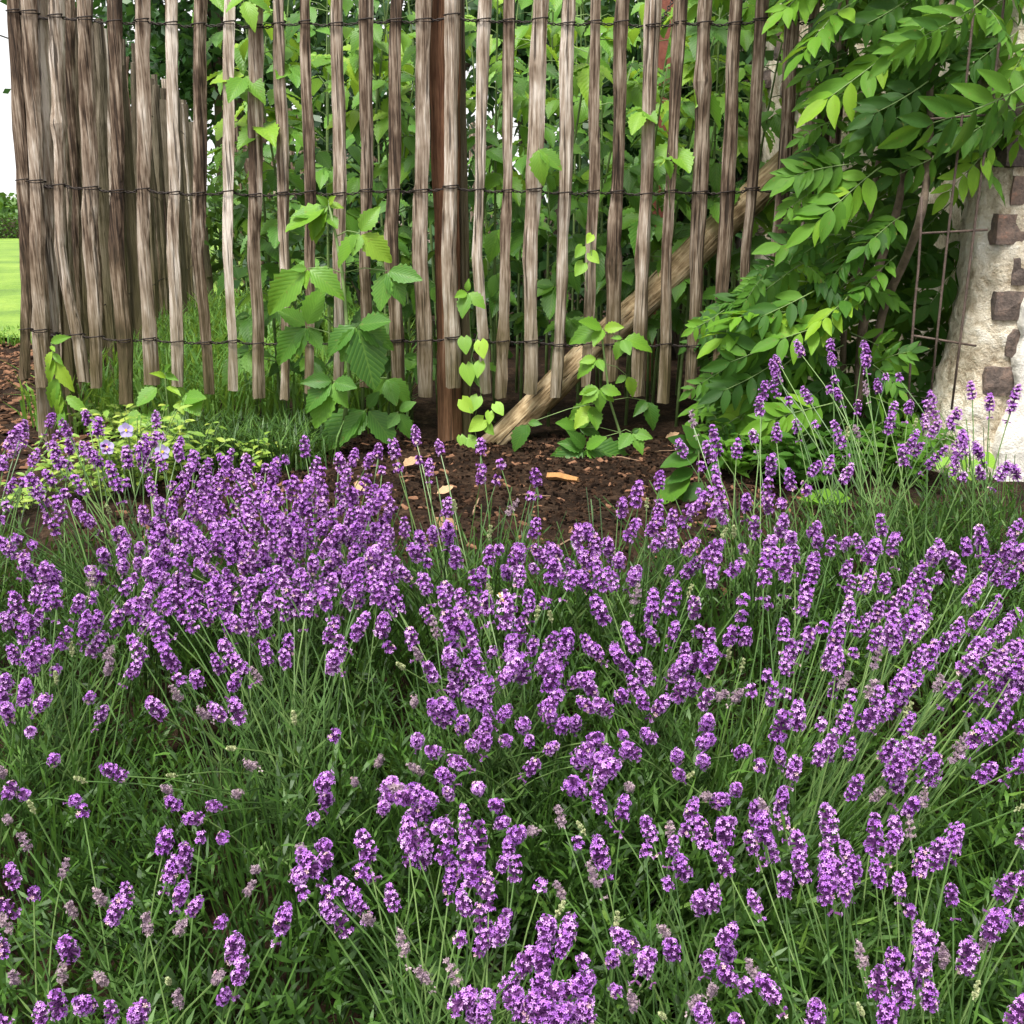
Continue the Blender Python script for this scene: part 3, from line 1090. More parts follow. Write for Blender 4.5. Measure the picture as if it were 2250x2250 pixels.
gap_us = [px((p[3][10][0], FY, 0.7))[0] for p in pale_pos]
CANES = []
gi = 9
for gi in range(9, 29):
    ua = (gap_us[gi] + gap_us[gi + 1]) / 2
    CANES.append((gi, ua, U(3.02, 3.22), 0))
    if gi % 2 == 0 or gi > 18:
        CANES.append((gi, ua + U(-12, 12), U(3.45, 3.9), 1))
    if gi > 10 and gi % 3 == 0:
        CANES.append((gi, ua + U(-12, 12), U(4.1, 4.6), 2))
for gi, ua, Y, far in CANES:
    q = 17 - gi if gi < 17 else gi - 16
    sidew = "left" if gi < 17 else "right"
    if gi >= 23:
        q, sidew = 29 - gi, "left"
        ref = "the last pale beside the wisteria"
    else:
        ref = "the thick brown post"
    p = at(ua, 400, Y)
    lab = f"{['', 'rear ', 'hindmost '][far]}raspberry cane at the {order(q)} gap {sidew} of {ref}"
    right_dark = gi >= 19
    h = U(1.6, 1.95) if far == 2 else U(1.35, 1.62) if far else (U(1.05, 1.4) if not right_dark else U(0.95, 1.25))
    if gi < 11:
        h -= 0.1
    cane(p.x, Y, h, lab, (15 if not right_dark else 13) if not far else 13, (0.16 if gi < 18 else 0.26) if not far else 0.36, 0.60 if not right_dark else 0.72, "raspberry canes behind the fence")

pr = at(1466, 400, 3.55)
cane(pr.x, 3.55, 1.22, "raspberry cane right in front of the faded red post", 15, 0.3, .7, "raspberry canes behind the fence")
pr = at(1440, 400, 3.4)
cane(pr.x, 3.4, 1.0, "shorter raspberry cane beside the faded red post", 12, 0.3, .9, "raspberry canes behind the fence")

# the big plant that grew through to the front
def hand_plant(root, clusters, Y, meshes_for, width=1.0):
    for (ju, jv, tips, my, dy) in clusters:
        J = at(ju, jv, Y + dy)
        for (tu, tv) in tips:
            T = at(tu, tv, Y + dy - U(0.0, 0.045))
            me = random.choice(meshes_for[my])
            leaf_obj(me, J.lerp(T, 0.06), T, root, Vector((U(-.2, .2), -.8, .55)), width * U(.95, 1.15))


YF = 2.70
big = empty("raspberry_plant", at(748, 965, YF), "big leafy raspberry shoot standing in front of the fence", "raspberry")
st = [at(u, v, Y) for u, v, Y in ((748, 975, YF), (768, 850, YF), (766, 760, YF - .02), (760, 690, YF - .02), (752, 600, YF), (738, 520, YF + .02), (722, 445, YF + .02))]
mb = MB()
mb.tube(st, [0.0062, 0.0058, 0.0055, 0.005, 0.0045, 0.004, 0.003], 6)
CL = [(722, 452, [(622, 502), (668, 520), (690, 470), (752, 450), (735, 430), (700, 432)], 'y', 0.02),
      (716, 470, [(682, 528), (742, 500), (640, 470)], 'y', 0.03),
      (790, 512, [(730, 578), (777, 555), (862, 572), (828, 453)], 'y', -0.02),
      (676, 590, [(572, 680), (670, 634), (752, 638), (640, 590)], 'y', -0.03),
      (850, 595, [(832, 683), (889, 656), (926, 612), (812, 590)], 'm', 0.0),
      (674, 717, [(612, 675), (700, 632), (588, 792), (650, 772), (707, 768)], 'm', 0.02),
      (785, 716, [(706, 768), (855, 702), (870, 757), (749, 796), (826, 856)], 'm', -0.05),
      (732, 838, [(666, 834), (782, 850), (688, 942), (756, 890), (664, 892)], 'm', -0.04),
      (806, 898, [(758, 952), (874, 976), (690, 992), (832, 860), (752, 968)], 'm', 0.0),
      (876, 905, [(905, 962), (910, 880), (852, 940)], 'm', 0.02),
      (850, 830, [(908, 880), (870, 890), (820, 870)], 'm', 0.04)]
for (ju, jv, tips, my, dy) in CL:
    J = at(ju, jv, YF + dy)
    near = min(st, key=lambda p: (p - J).length + (0.06 if p.z > J.z else 0))
    mb.tube([near, near.lerp(J, .5) + Vector((0, 0, .01)), J], 0.0018, 4, caps=False)
mb.build("stem", M_stem, big, smooth=True)
hand_plant(big, CL, YF, {'y': ME_rasp_y, 'm': ME_rasp})

small = empty("raspberry_plant", at(1375, 1035, YF), "small bright raspberry plant in front of the diagonal log", "raspberry")
st = [at(u, v, YF) for u, v in ((1380, 1040), (1362, 950), (1340, 880), (1330, 800), (1322, 735))]
mb = MB()
mb.tube(st, [0.004, 0.0037, 0.0033, 0.003, 0.0025], 5)
CL2 = [(1325, 722, [(1250, 742), (1303, 752), (1366, 716), (1275, 703)], 'y', 0), (1368, 745, [(1353, 786), (1384, 778), (1438, 757), (1345, 738)], 'y', -.02),
       (1312, 788, [(1264, 822), (1326, 814), (1275, 792)], 'y', -.02), (1317, 853, [(1272, 862), (1366, 862), (1318, 905), (1278, 884), (1352, 880)], 'y', -.03),
       (1378, 825, [(1397, 868), (1352, 840)], 'y', 0), (1300, 890, [(1248, 917), (1264, 936), (1316, 938)], 'y', 0), (1420, 880, [(1444, 938), (1400, 905)], 'm', .02),
       (1285, 985, [(1238, 968), (1208, 1032), (1214, 1000), (1250, 1038), (1300, 1025), (1345, 1032), (1396, 1004), (1330, 960), (1262, 950)], 'm', -.03),
       (1160, 930, [(1122, 988), (1186, 928), (1152, 968)], 'm', 0), (1388, 950, [(1415, 993), (1404, 942), (1360, 985), (1432, 960)], 'm', 0),
       (1270, 940, [(1230, 925), (1300, 915), (1320, 950)], 'm', .05)]
for (ju, jv, tips, my, dy) in CL2:
    J = at(ju, jv, YF + dy)
    near = min(st, key=lambda p: (p - J).length)
    mb.tube([near, near.lerp(J, .5) + Vector((0, 0, .008)), J], 0.0012, 3, caps=False)
mb.build("stem", M_stem, small, smooth=True)
hand_plant(small, CL2, YF, {'y': ME_rasp_y, 'm': ME_rasp})

# single sprigs that poke between the pales
for (cu, cv, Y, cl, lab) in [
    (1027, 700, 2.78, [(1027, 642, [(1000, 652), (1012, 692), (1066, 672), (1028, 616)], 'y', 0)], "raspberry sprig with four leaflets just right of the thick post"),
    (1200, 420, 2.80, [(1183, 325, [(1188, 398), (1236, 372)], 'y', 0)], "single large raspberry leaf lying across a pale"),
    (1095, 640, 2.92, [(1098, 500, [(1070, 572), (1120, 540)], 'y', 0), (1090, 600, [(1080, 650), (1125, 625)], 'm', .05)], "bright raspberry sprig between two pales right of the post"),
    (1465, 420, 2.80, [(1460, 348, [(1450, 360), (1475, 350), (1482, 386), (1440, 352)], 'y', 0)], "tiny fresh sprig against a pale near the fence top wire"),
]:
    root = empty("raspberry_sprig", at(cu, cv, Y), lab, "raspberry")
    mb = MB()
    mb.tube([at(cu + 8, cv + 60, Y + .06), at(cu + 5, cv, Y + .03), at(cl[0][0], cl[0][1], Y)], 0.0015, 4)
    mb.build("stem", M_stem, root)
    hand_plant(root, cl, Y, {'y': ME_rasp_y, 'm': ME_rasp})

# bindweed
for (Y, path, leaves, lab) in [
    (2.78, [(1052, 985), (1040, 930), (1058, 860), (1035, 790), (1050, 730)], [(1020, 742, 1024, 778), (1056, 750, 1062, 788), (1024, 802, 1034, 848), (1056, 796, 1048, 830), (1015, 878, 1038, 908), (1050, 872, 1034, 906), (1076, 905, 1075, 932), (1088, 888, 1106, 912), (1062, 922, 1030, 948), (1068, 932, 1084, 956), (1028, 962, 1052, 990), (1012, 958, 1018, 984)], "bindweed with heart shaped leaves at the foot of the thick post"),
    (2.80, [(1290, 640), (1282, 600), (1300, 560), (1296, 520)], [(1300, 516, 1290, 534), (1280, 542, 1264, 566), (1296, 556, 1316, 578), (1282, 578, 1264, 606)], "bindweed tendril twined round a pale above the diagonal log"),
]:
    root = empty("bindweed", at(path[0][0], path[0][1], Y), lab, "weed")
    mb = MB()
    mb.tube([at(u, v, Y + .02 * math.sin(i * 2)) for i, (u, v) in enumerate(path)], 0.0011, 4)
    mb.build("stem", M_stem, root)
    for (u0, v0, u1, v1) in leaves:
        leaf_obj(ME_bind, at(u0, v0, Y - .01), at(u1, v1, Y - .03), root, Vector((U(-.3, .3), -.9, .35)), U(.9, 1.1))
# ------------------------------------------------------------------ far trees, hedge
M_tree = leaf_material("dark_tree_leaf", [(0.1, (0.012, 0.040, 0.012)), (0.6, (0.025, 0.075, 0.018)), (1.0, (0.06, 0.14, 0.03))], (0.10, 0.20, 0.03), 0.0, island=True, tfac=0.25)
M_hedge = leaf_material("clipped_hedge_leaf", [(0.1, (0.03, 0.075, 0.015)), (0.6, (0.06, 0.14, 0.02)), (1.0, (0.14, 0.24, 0.03))], (0.2, 0.3, 0.03), 0.0, island=True, tfac=0.2)
M_bark = plain("dark_bark", (0.06, 0.045, 0.03), 0.9, 0.4, scale=8, bump=0.6)


def leaf_cloud(n, centre_fn, size, upbias=0.5, r=None):
    """n small two-triangle leaves as arrays"""
    r = r or rng
    c = np.array([centre_fn() for _ in range(n)])
    d = r.normal(size=(n, 3))
    d /= np.linalg.norm(d, axis=1)[:, None]
    nn = r.normal(size=(n, 3)) + np.array([0, 0, upbias])
    s = np.cross(d, nn)
    s /= np.linalg.norm(s, axis=1)[:, None] + 1e-9
    L = r.uniform(size[0], size[1], n)[:, None]
    v = np.stack([c - d * L * .5, c + s * L * .28 - d * L * .05, c + d * L * .5, c - s * L * .28 - d * L * .05], 1).reshape(-1, 3)
    f = np.arange(n * 4).reshape(-1, 4)
    return v, f


def tree(x, y, h, crown_w, z0, n, label, leaf=(0.10, 0.19), clumps=60, name="tree"):
    root = empty(name, (x, y, 0), label, "tree", "trees beyond the raspberry patch")
    mb = MB()
    mb.tube([(x, y, -.2), (x + .05, y, h * .35), (x, y + .1, h * .8)], [0.22, 0.17, 0.05], 8)
    cl = []
    for k in range(clumps):
        a, rr = U(0, 6.28), crown_w * math.sqrt(U(0.02, 1))
        z = z0 + (h - z0) * U(0, 1) ** 0.9
        cl.append(Vector((x + rr * math.cos(a), y + rr * math.sin(a) * .6, z)))
        if k % 4 == 0:
            mb.tube([(x, y, min(h * .75, max(1.0, z - 1.2))), Vector((x, y, z - .4)).lerp(cl[-1], .5), cl[-1]], [0.05, 0.035, 0.012], 5)
    mb.build("trunk", M_bark, root, smooth=True)

    def cf():
        c = random.choice(cl)
        return (c.x + random.gauss(0, .42), c.y + random.gauss(0, .40), c.z + random.gauss(0, .30))
    v, f = leaf_cloud(n, cf, leaf)
    o = link(bpy.data.objects.new("crown", mesh_np("crown", v - np.array([x, y, 0]), f, M_tree)), Matrix.Translation((x, y, 0)), root)
    o["kind"] = "stuff"
    return root


tree(-3.45, 13.5, 6.5, 1.25, 1.75, 15000, "dark dense tree with sky holes behind the side fence")
tree(-1.0, 14.5, 7.0, 2.2, 0.9, 16000, "broad dark tree behind the middle of the raspberry patch", clumps=80)
tree(2.6, 13.5, 7.0, 2.6, 0.5, 14000, "dark tree behind the right half of the fence", clumps=80)


def shrub(x, y, h, w, n, label, mat=None):
    root = empty("shrub", (x, y, 0), label, "shrub", "shrubs behind the raspberries")
    mb = MB()
    cl = []
    for k in range(26):
        a, rr = U(0, 6.28), w * math.sqrt(U(0, 1))
        c = Vector((x + rr * math.cos(a), y + rr * math.sin(a) * .45, h * U(.08, 1)))
        cl.append(c)
        if k % 3 == 0:
            mb.tube([(x, y, -.05), Vector((x, y, c.z * .4)).lerp(c, .4), c], [0.02, 0.014, 0.004], 5)
    mb.build("branches", M_bark, root)

    def cf():
        c = random.choice(cl)
        return (c.x + random.gauss(0, .16), c.y + random.gauss(0, .12), max(.02, c.z + random.gauss(0, .13)))
    v, f = leaf_cloud(n, cf, (0.05, 0.10), 0.8)
    o = link(bpy.data.objects.new("foliage", mesh_np("foliage", v - np.array([x, y, 0]), f, mat or M_tree)), Matrix.Translation((x, y, 0)), root)
    o["kind"] = "stuff"


shrub(-0.75, 5.6, 1.5, 0.45, 3200, "small dark shrub behind the left raspberries near the back fence")
shrub(0.1, 5.2, 1.75, 0.6, 4800, "dark shrub behind the raspberries in line with the thick post")
shrub(0.75, 4.6, 1.6, 0.45, 4200, "dark shrub in the shade by the diagonal log top")
shrub(-1.45, 7.1, 0.75, 0.5, 3000, "light green low shrub inside the far corner of the fenced patch", M_hedge)
shrub(-1.95, 9.2, 1.0, 0.9, 4000, "green shrub just outside the back run of the fence", M_hedge)
shrub(1.5, 6.0, 2.0, 0.8, 4200, "tall dark shrub between the wall and the red post")


def block_cloud(x0, x1, y0, y1, z1):
    def cf():
        s = U(0, 1)
        x, y = U(x0, x1), U(y0, y1)
        if s < .5:
            y = y0 + U(0, .15)
            return (x, y, U(0, z1))
        return (x, y, z1 - U(0, .12) + .05 * noise.noise(Vector((x, y, 0))))
    return cf


hedge = empty("clipped_hedge", (-12.5, 24, 0), "low clipped hedge at the far edge of the lawn", "hedge")
mb = MB()
mb.box((-13, 24.7, 0.24), (10, 1.0, 0.46))
mb.build("inner_twigs", M_bark, hedge)
v, f = leaf_cloud(9000, block_cloud(-18, -8, 24.0, 25.4, 0.56), (0.05, 0.10))
o = link(bpy.data.objects.new("foliage", mesh_np("foliage", v - np.array([-12.5, 24, 0]), f, M_hedge)), Matrix.Translation((-12.5, 24, 0)), hedge)
o["kind"] = "stuff"
clx = [(-60 + k * 1.7 + U(-.5, .5), U(60, 66), U(.4, 1.1)) for k in range(36)]


def far_cf():
    c = random.choice(clx)
    return (c[0] + random.gauss(0, .9), c[1] + random.gauss(0, .8), max(0, c[2] + random.gauss(0, .35)))


v, f = leaf_cloud(9000, far_cf, (0.35, 0.7))
tag(link(bpy.data.objects.new("treeline", mesh_np("treeline", v, f, M_hedge))), "low hazy green treeline on the horizon beyond the lawn", "treeline", kind="stuff")

# things that stand in the patch
M_red = plain("faded_red_paint", (0.20, 0.060, 0.040), 0.7, 0.35, scale=25, bump=0.3)
rp = empty("red_post", at(1455, 900, 3.95), "faded red post behind the raspberries near the top wire", "post")
pc = at(1466, 60, 3.95)
mb = MB()
vsb = []
for j in range(9):
    z = 0.0 + (1.6) * j / 8
    x = pc.x - 0.035 + 0.05 * j / 8
    for dx, dy in ((-.026, -.022), (.026, -.022), (.026, .022), (-.026, .022)):
        vsb.append(Vector((x + dx + U(-.002, .002), 3.95 + dy, z)))
mb.add(vsb, [(j * 4 + k, j * 4 + (k + 1) % 4, (j + 1) * 4 + (k + 1) % 4, (j + 1) * 4 + k) for j in range(8) for k in range(4)] + [(32, 33, 34, 35)])
mb.build("shaft", M_red, rp)
ch = empty("chain", at(1466, 20, 2.98), "short rusty chain hanging from the top wire beside the red post", "chain")
p0, p1 = at(1452, 50, 2.90), at(1486, -14, 3.02)
for k in range(11):
    c = p0.lerp(p1, k / 10)
    ax = (p1 - p0).normalized()
    sx = ax.orthogonal().normalized()
    sx = (Matrix.Rotation(k * 1.57, 3, ax) @ sx)
    mb = MB()
    ring = [c + ax * (0.0075 * math.cos(a)) + sx * (0.0045 * math.sin(a)) for a in [i * 6.283 / 9 for i in range(10)]]
    mb.tube(ring, 0.0016, 4, caps=False)
    mb.build("link", M_wire, ch, smooth=True)

# ------------------------------------------------------------------ weeds and grass
def grass(name, n, area, length, label, lean=0.5, width=(0.0025, 0.005), mat=None):
    vs, fs = [], []
    for k in range(n):
        x, y = area()
        z = gz(x, y)
        L = U(*length)
        a = U(0, 6.28)
        out = Vector((math.cos(a), math.sin(a), 0)) * L * U(.15, lean)
        w = U(*width)
        s = Vector((-math.sin(a), math.cos(a), 0)) * w
        p0 = Vector((x, y, z - .005))
        p1 = p0 + out * .4 + Vector((0, 0, L * .6))
        p2 = p0 + out + Vector((0, 0, L * U(.6, 1.0)))
        b = len(vs)
        vs += [p0 - s * .6, p0 + s * .6, p1 + s, p1 - s, p2]
        fs += [(b, b + 1, b + 2, b + 3), (b + 3, b + 2, b + 4)]
    o = link(bpy.data.objects.new(name, mesh_np(name, vs, fs, mat or M_grass)))
    return tag(o, label, "grass", kind="stuff")


def inside():
    y = U(2.98, 6.8)
    return U(-1.42 - (y - 2.9) * .13, -0.30 - (y - 3) * .1), y


grass("grass", 9000, inside, (0.06, 0.24), "tall bright grass growing inside the fenced patch behind the pales", 0.9)
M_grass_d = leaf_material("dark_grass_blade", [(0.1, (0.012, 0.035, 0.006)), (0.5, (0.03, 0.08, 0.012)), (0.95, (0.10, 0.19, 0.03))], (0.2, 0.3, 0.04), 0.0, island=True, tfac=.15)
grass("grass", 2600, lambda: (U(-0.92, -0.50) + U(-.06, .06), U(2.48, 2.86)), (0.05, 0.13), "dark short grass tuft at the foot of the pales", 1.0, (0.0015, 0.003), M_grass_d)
grass("grass", 1500, lambda: (U(-2.6, -2.0), U(5.0, 5.6)), (0.03, 0.08), "ragged lawn edge beside the bark mulch", 0.8)


def bushy_weed(root, x, y, h, w, n_st, leaf, mat, upright=0.8, part="foliage"):
    """a weed of several stems with small leaves along them"""
    fo = MB()
    for k in range(n_st):
        a, rr = U(0, 6.28), w * math.sqrt(U(0, 1))
        top = Vector((x + rr * math.cos(a), y + rr * math.sin(a), gz(x, y) + h * U(.55, 1)))
        b0 = Vector((x + rr * .25 * math.cos(a), y + rr * .25 * math.sin(a), gz(x, y) - .005))
        pts = bez(b0, b0.lerp(top, .5) + Vector((0, 0, h * .15)), top, 6)
        fo.tube(pts, 0.0012, 3, 1)
        for i in range(2, 12):
            t = i / 11 * 5
            j = min(4, int(t))
            p = pts[j].lerp(pts[j + 1], t - j)
            aa = i * 2.4 + k
            d = Vector((math.cos(aa), math.sin(aa), U(-.3, .5))).normalized()
            fo.merge(T_simple, frame(p, p + d * U(*leaf), Vector((U(-.4, .4), -.4, 1)), 1.0), 0)
    o = fo.build(part, [mat, M_stem], root)
    o["kind"] = "stuff"


def weed(u, v, Y, h, w, n, leaf, lab, mat=None, name="weed"):
    p = at(u, v, Y)
    root = empty(name, (p.x, Y, gz(p.x, Y)), lab, "weed")
    bushy_weed(root, p.x, Y, h, w, n, leaf, mat or M_weed)
    return root


weed(300, 1040, 2.36, 0.20, 0.16, 34, (0.018, 0.038), "yellow-green bushy weed among lavender left of the dark grass")
weed(215, 1090, 2.26, 0.15, 0.13, 22, (0.015, 0.032), "low yellow-green weed below the corner post")
weed(400, 1010, 2.45, 0.15, 0.12, 18, (0.018, 0.04), "pale weed with fine leaves in front of the dark grass")
weed(60, 1120, 2.2, 0.08, 0.16, 14, (0.015, 0.03), "straggly low weed at the left edge by the mulch")
weed(560, 1000, 2.5, 0.09, 0.08, 10, (0.02, 0.036), "little weed left of the big raspberry shoot")
weed(230, 880, 2.95, 0.10, 0.14, 12, (0.02, 0.045), "creeping weed under the corner of the fence")
weed(1750, 1000, 2.45, 0.16, 0.2, 26, (0.03, 0.06), "dark leafy undergrowth below the wisteria", M_wist)
weed(1630, 930, 2.5, 0.14, 0.16, 20, (0.03, 0.06), "undergrowth at the soil beside the wisteria foot", M_wist)
weed(1990, 1000, 2.4, 0.14, 0.14, 20, (0.025, 0.05), "shaded weed below the steel bars", M_wist)

# nettle-like sprig hanging at the corner post
root = empty("weed_sprig", at(150, 960, 2.72), "yellow-green weed sprig drooping against the corner post", "weed")
mb = MB()
mb.tube([at(u, v, 2.72) for u, v in ((150, 965), (142, 900), (130, 830), (118, 780), (112, 752))], 0.0016, 4)
mb.build("stem", M_stem, root)
for (u0, v0, u1, v1) in ((112, 752, 146, 738), (112, 760, 120, 772), (115, 772, 96, 810), (118, 776, 134, 798), (120, 790, 98, 842), (122, 795, 156, 860), (128, 830, 102, 895), (132, 845, 112, 900), (136, 870, 122, 915), (146, 870, 190, 905), (140, 900, 130, 950)):
    leaf_obj(random.choice(ME_rasp_y), at(u0, v0, 2.71), at(u1, v1, 2.69), root, (U(-.3, .3), -.9, .4), .72)
root = empty("currant_seedling", at(375, 960, 2.62), "young currant plant with toothed leaves before the fence", "plant")
mb = MB()
mb.tube([at(u, v, 2.62) for u, v in ((378, 985), (372, 920), (366, 870), (362, 820))], 0.0022, 4)
mb.build("stem", M_stem, root)
for (u0, v0, u1, v1, w) in ((345, 852, 298, 890, 1.2), (408, 868, 438, 912, 1.35), (400, 876, 450, 872, 1.1), (395, 880, 398, 902, 1.2), (364, 830, 340, 815, .8), (366, 850, 395, 860, .7), (362, 818, 372, 800, .7), (350, 905, 322, 935, 1.2), (330, 915, 296, 925, 1.2), (300, 900, 285, 950, 1.1), (375, 905, 400, 935, 1.0), (372, 890, 352, 900, .7), (364, 822, 385, 832, .7)):
    leaf_obj(random.choice(ME_rasp_y), at(u0, v0, 2.61), at(u1, v1, 2.58), root, (U(-.3, .3), -.8, .6), w)
# glossy sucker leaves beside the soil patch, lime leaves at the right
for (nm, Y, lab, ls, mes, w) in [
    ("wisteria_sucker", 2.25, "dark glossy wisteria sucker beside the bare soil", [(1535, 1000, 1450, 1022), (1530, 990, 1470, 960), (1520, 1040, 1430, 1105), (1525, 1030, 1465, 1060), (1545, 1060, 1500, 1105), (1540, 985, 1510, 935), (1550, 1050, 1590, 1010), (1540, 1075, 1470, 1120)], ME_wist, 1.5),
    ("wisteria_sucker", 2.2, "lime green wisteria sucker low among the right lavender", [(1870, 1095, 1758, 1092), (1800, 1090, 1775, 1112), (1830, 1095, 1825, 1118)], ME_wist_y, 1.0),
    ("lime_seedling", 2.3, "lime green round leaved seedling by the wall foot", [(2075, 1005, 2060, 1030), (2110, 1000, 2125, 1035), (2150, 1015, 2140, 1048), (2160, 1000, 2190, 1030), (2085, 1030, 2098, 1060), (2120, 1040, 2150, 1062)], [ME_bind], 1.1),
    ("pale_seedling", 2.1, "pale green seedling behind the central right lavender", [(1560, 1165, 1500, 1185), (1565, 1160, 1610, 1160), (1550, 1180, 1540, 1215), (1510, 1150, 1530, 1175)], ME_rasp_y, 1.1),
]:
    root = empty(nm, at(ls[0][0], ls[0][1] + 40, Y), lab, "plant")
    mb = MB()
    mb.tube([at(ls[0][0], ls[0][1] + 60, Y), at(ls[0][0], ls[0][1] - 10, Y)], 0.002, 4)
    mb.build("stem", M_stem, root)
    for (u0, v0, u1, v1) in ls:
        leaf_obj(random.choice(mes), at(u0, v0, Y), at(u1, v1, Y - .02), root, (U(-.2, .2), -.6, .8), w)

# pansies
M_pansy = petal_material("pale_violet_petal", [(0.1, (0.34, 0.25, 0.62)), (1.0, (0.62, 0.55, 0.82))], (0.5, 0.4, 0.8))
M_yellow = plain("yellow_eye", (0.8, 0.55, 0.03), 0.6)
for k, (u, v, lab) in enumerate([(278, 945, "pale violet pansy above the yellow-green weed"), (236, 982, "half hidden violet pansy beside the weed"), (358, 992, "violet pansy behind the left lavender heads"), (88, 1080, "violet pansy at the far left among lavender"), (190, 1180, "whitish pansy low among left lavender stems")]):
    c = at(u, v, 2.25)
    root = empty("pansy", (c.x, c.y, gz(c.x, c.y)), lab, "flower")
    mb = MB()
    mb.tube([(c.x, c.y + .01, gz(c.x, c.y)), (c.x, c.y + .01, c.z)], 0.0012, 4)
    mb.build("stem", M_stem, root)
    tp = leaf_tpl(0.95, 4, 0, -.05, .1, 0, 0.6)
    mep = tp.mesh("petal", M_pansy)
    for i in range(5):
        a = R(90 + 72 * i)
        d = Vector((math.cos(a), -.15, math.sin(a)))
        link(bpy.data.objects.new("petal", mep), frame(c, c + d * 0.018, Vector((0, -1, .3)), 1), root)
    mb = MB()
    mb.tube([c + Vector((0, -.002, 0)), c + Vector((0, -.004, 0))], 0.003, 6)
    mb.build("eye", M_yellow, root)

# ------------------------------------------------------------------ litter on the soil
M_chip = plain("bark_chip", (0.10, 0.052, 0.030), 0.95, 0.8, island=True, spec=0.1)
M_clod = plain("soil_clod", (0.026, 0.0145, 0.0085), 0.98, 0.8, island=True, spec=0.08)


def litter(name, n, area, size, mat, label, flat=0.35):
    vs, fs = [], []
    for k in range(n):
        x, y = area()
        z = gz(x, y)
        s = U(*size)
        rot = Matrix.Rotation(U(0, 6.28), 3, 'Z') @ Matrix.Rotation(U(-.5, .5), 3, 'X') @ Matrix.Rotation(U(-.4, .4), 3, 'Y')
        b = len(vs)
        for q in ((-1, -.5, 0), (1, -.35, 0), (.8, .5, 0), (-.9, .4, 0), (-.7, -.3, 1), (.7, -.2, .9), (.6, .3, 1), (-.6, .25, .8)):
            p = rot @ Vector((q[0] * s * U(.7, 1.2), q[1] * s * U(.5, 1.1), q[2] * s * flat))
            vs.append(Vector((x, y, z)) + p)
        fs += [tuple(b + i for i in t) for t in ((0, 1, 5, 4), (1, 2, 6, 5), (2, 3, 7, 6), (3, 0, 4, 7), (4, 5, 6, 7))]
    return tag(link(bpy.data.objects.new(name, mesh_np(name, vs, fs, mat))), label, "litter", kind="stuff")


litter("bark_mulch", 5200, lambda: (U(-2.9, -1.15), 2.3 + 2.9 * U(0, 1)), (0.008, 0.024), M_chip, "reddish brown bark mulch outside the fence corner")
litter("soil_clods", 9000, lambda: (U(-.9, .75), U(1.75, 2.95)), (0.002, 0.0075), M_clod, "crumbs and small clods of dark soil in front of the fence", .9)
litter("bark_bits", 800, lambda: (U(-.85, .7), U(1.8, 2.9)), (0.005, 0.016), M_chip, "scattered bark bits on the bare soil", .3)
M_dry = leaf_material("dry_leaf", [(0.1, (0.20, 0.11, 0.055)), (0.9, (0.42, 0.28, 0.16))], (0.4, 0.25, 0.1), 0.2, rough=.8, tfac=.1)
me_dry = leaf_tpl(0.6, 7, 0.06, -.25, .35, .02).mesh("dry_leaf", M_dry)
for k, (u, v, L, a, lab) in enumerate([(888, 1032, .05, 1.0, "tan curled dead leaf behind the lavender tops on the soil"), (1005, 1165, .055, 2.5, "large pale dead leaf lying on the soil patch"), (960, 1098, .04, .4, "pale broken dead leaf near the middle of the soil"),
                                       (800, 1095, .045, 2.0, "dead leaf half under the dense lavender"), (1462, 968, .04, .2, "brown dead leaf in the dark at the fence foot"), (545, 1012, .045, 2.8, "brown dead leaf by the little weed"), (1180, 1195, .03, 1.9, "small dead leaf on the soil above the central lavender")]):
    d = ray(u, v)
    t = CAM_H / -d.z
    p = Vector((0, 0, CAM_H)) + d * t
    p.z = gz(p.x, p.y) + .012
    q = p + Vector((math.cos(a) * L, math.sin(a) * L, .006))
    root = link(bpy.data.objects.new("dead_leaf", me_dry), frame(p, q, (0, -.5, 1), 1))
    tag(root, lab, "leaf")
M_twig = plain("dry_twig", (0.22, 0.14, 0.085), 0.9, 0.4, scale=40)
for k, (u0, v0, u1, v1, r, lab) in enumerate([(1135, 1088, 1210, 1080, .0022, "thin pale twig on the soil right of the tall lavender spikes"), (1040, 1135, 1052, 1105, .003, "short upright pale stick in the soil"), (1430, 990, 1490, 982, .002, "thin twig on the soil under the last pales"), (1205, 1050, 1270, 1062, .010, "chunk of orange brown split wood on the soil"), (1230, 1180, 1290, 1172, .002, "twig behind the central lavender heads"), (1345, 1012, 1405, 1020, .0018, "reddish twig near the small raspberry plant")]):
    P = []
    for (u, v) in ((u0, v0), (u1, v1)):
        d = ray(u, v)
        p = Vector((0, 0, CAM_H)) + d * (CAM_H / -d.z)
        p.z = gz(p.x, p.y) + r * .8
        P.append(p)
    mb = MB()
    mb.tube([P[0], P[0].lerp(P[1], .35) + Vector((0, .003, .003)), P[0].lerp(P[1], .7) + Vector((0, -.002, .001)), P[1]], [r, r * .95, r * .85, r * .6], 5)
    off = P[0]
    mb.v = [x - off for x in mb.v]
    o = link(bpy.data.objects.new("twig", mb.mesh("twig", M_twig if k != 3 else plain("orange_wood", (0.34, 0.17, 0.06), .9, .4, scale=60))), Matrix.Translation(off))
    tag(o, lab, "twig" if k != 3 else "wood chunk")

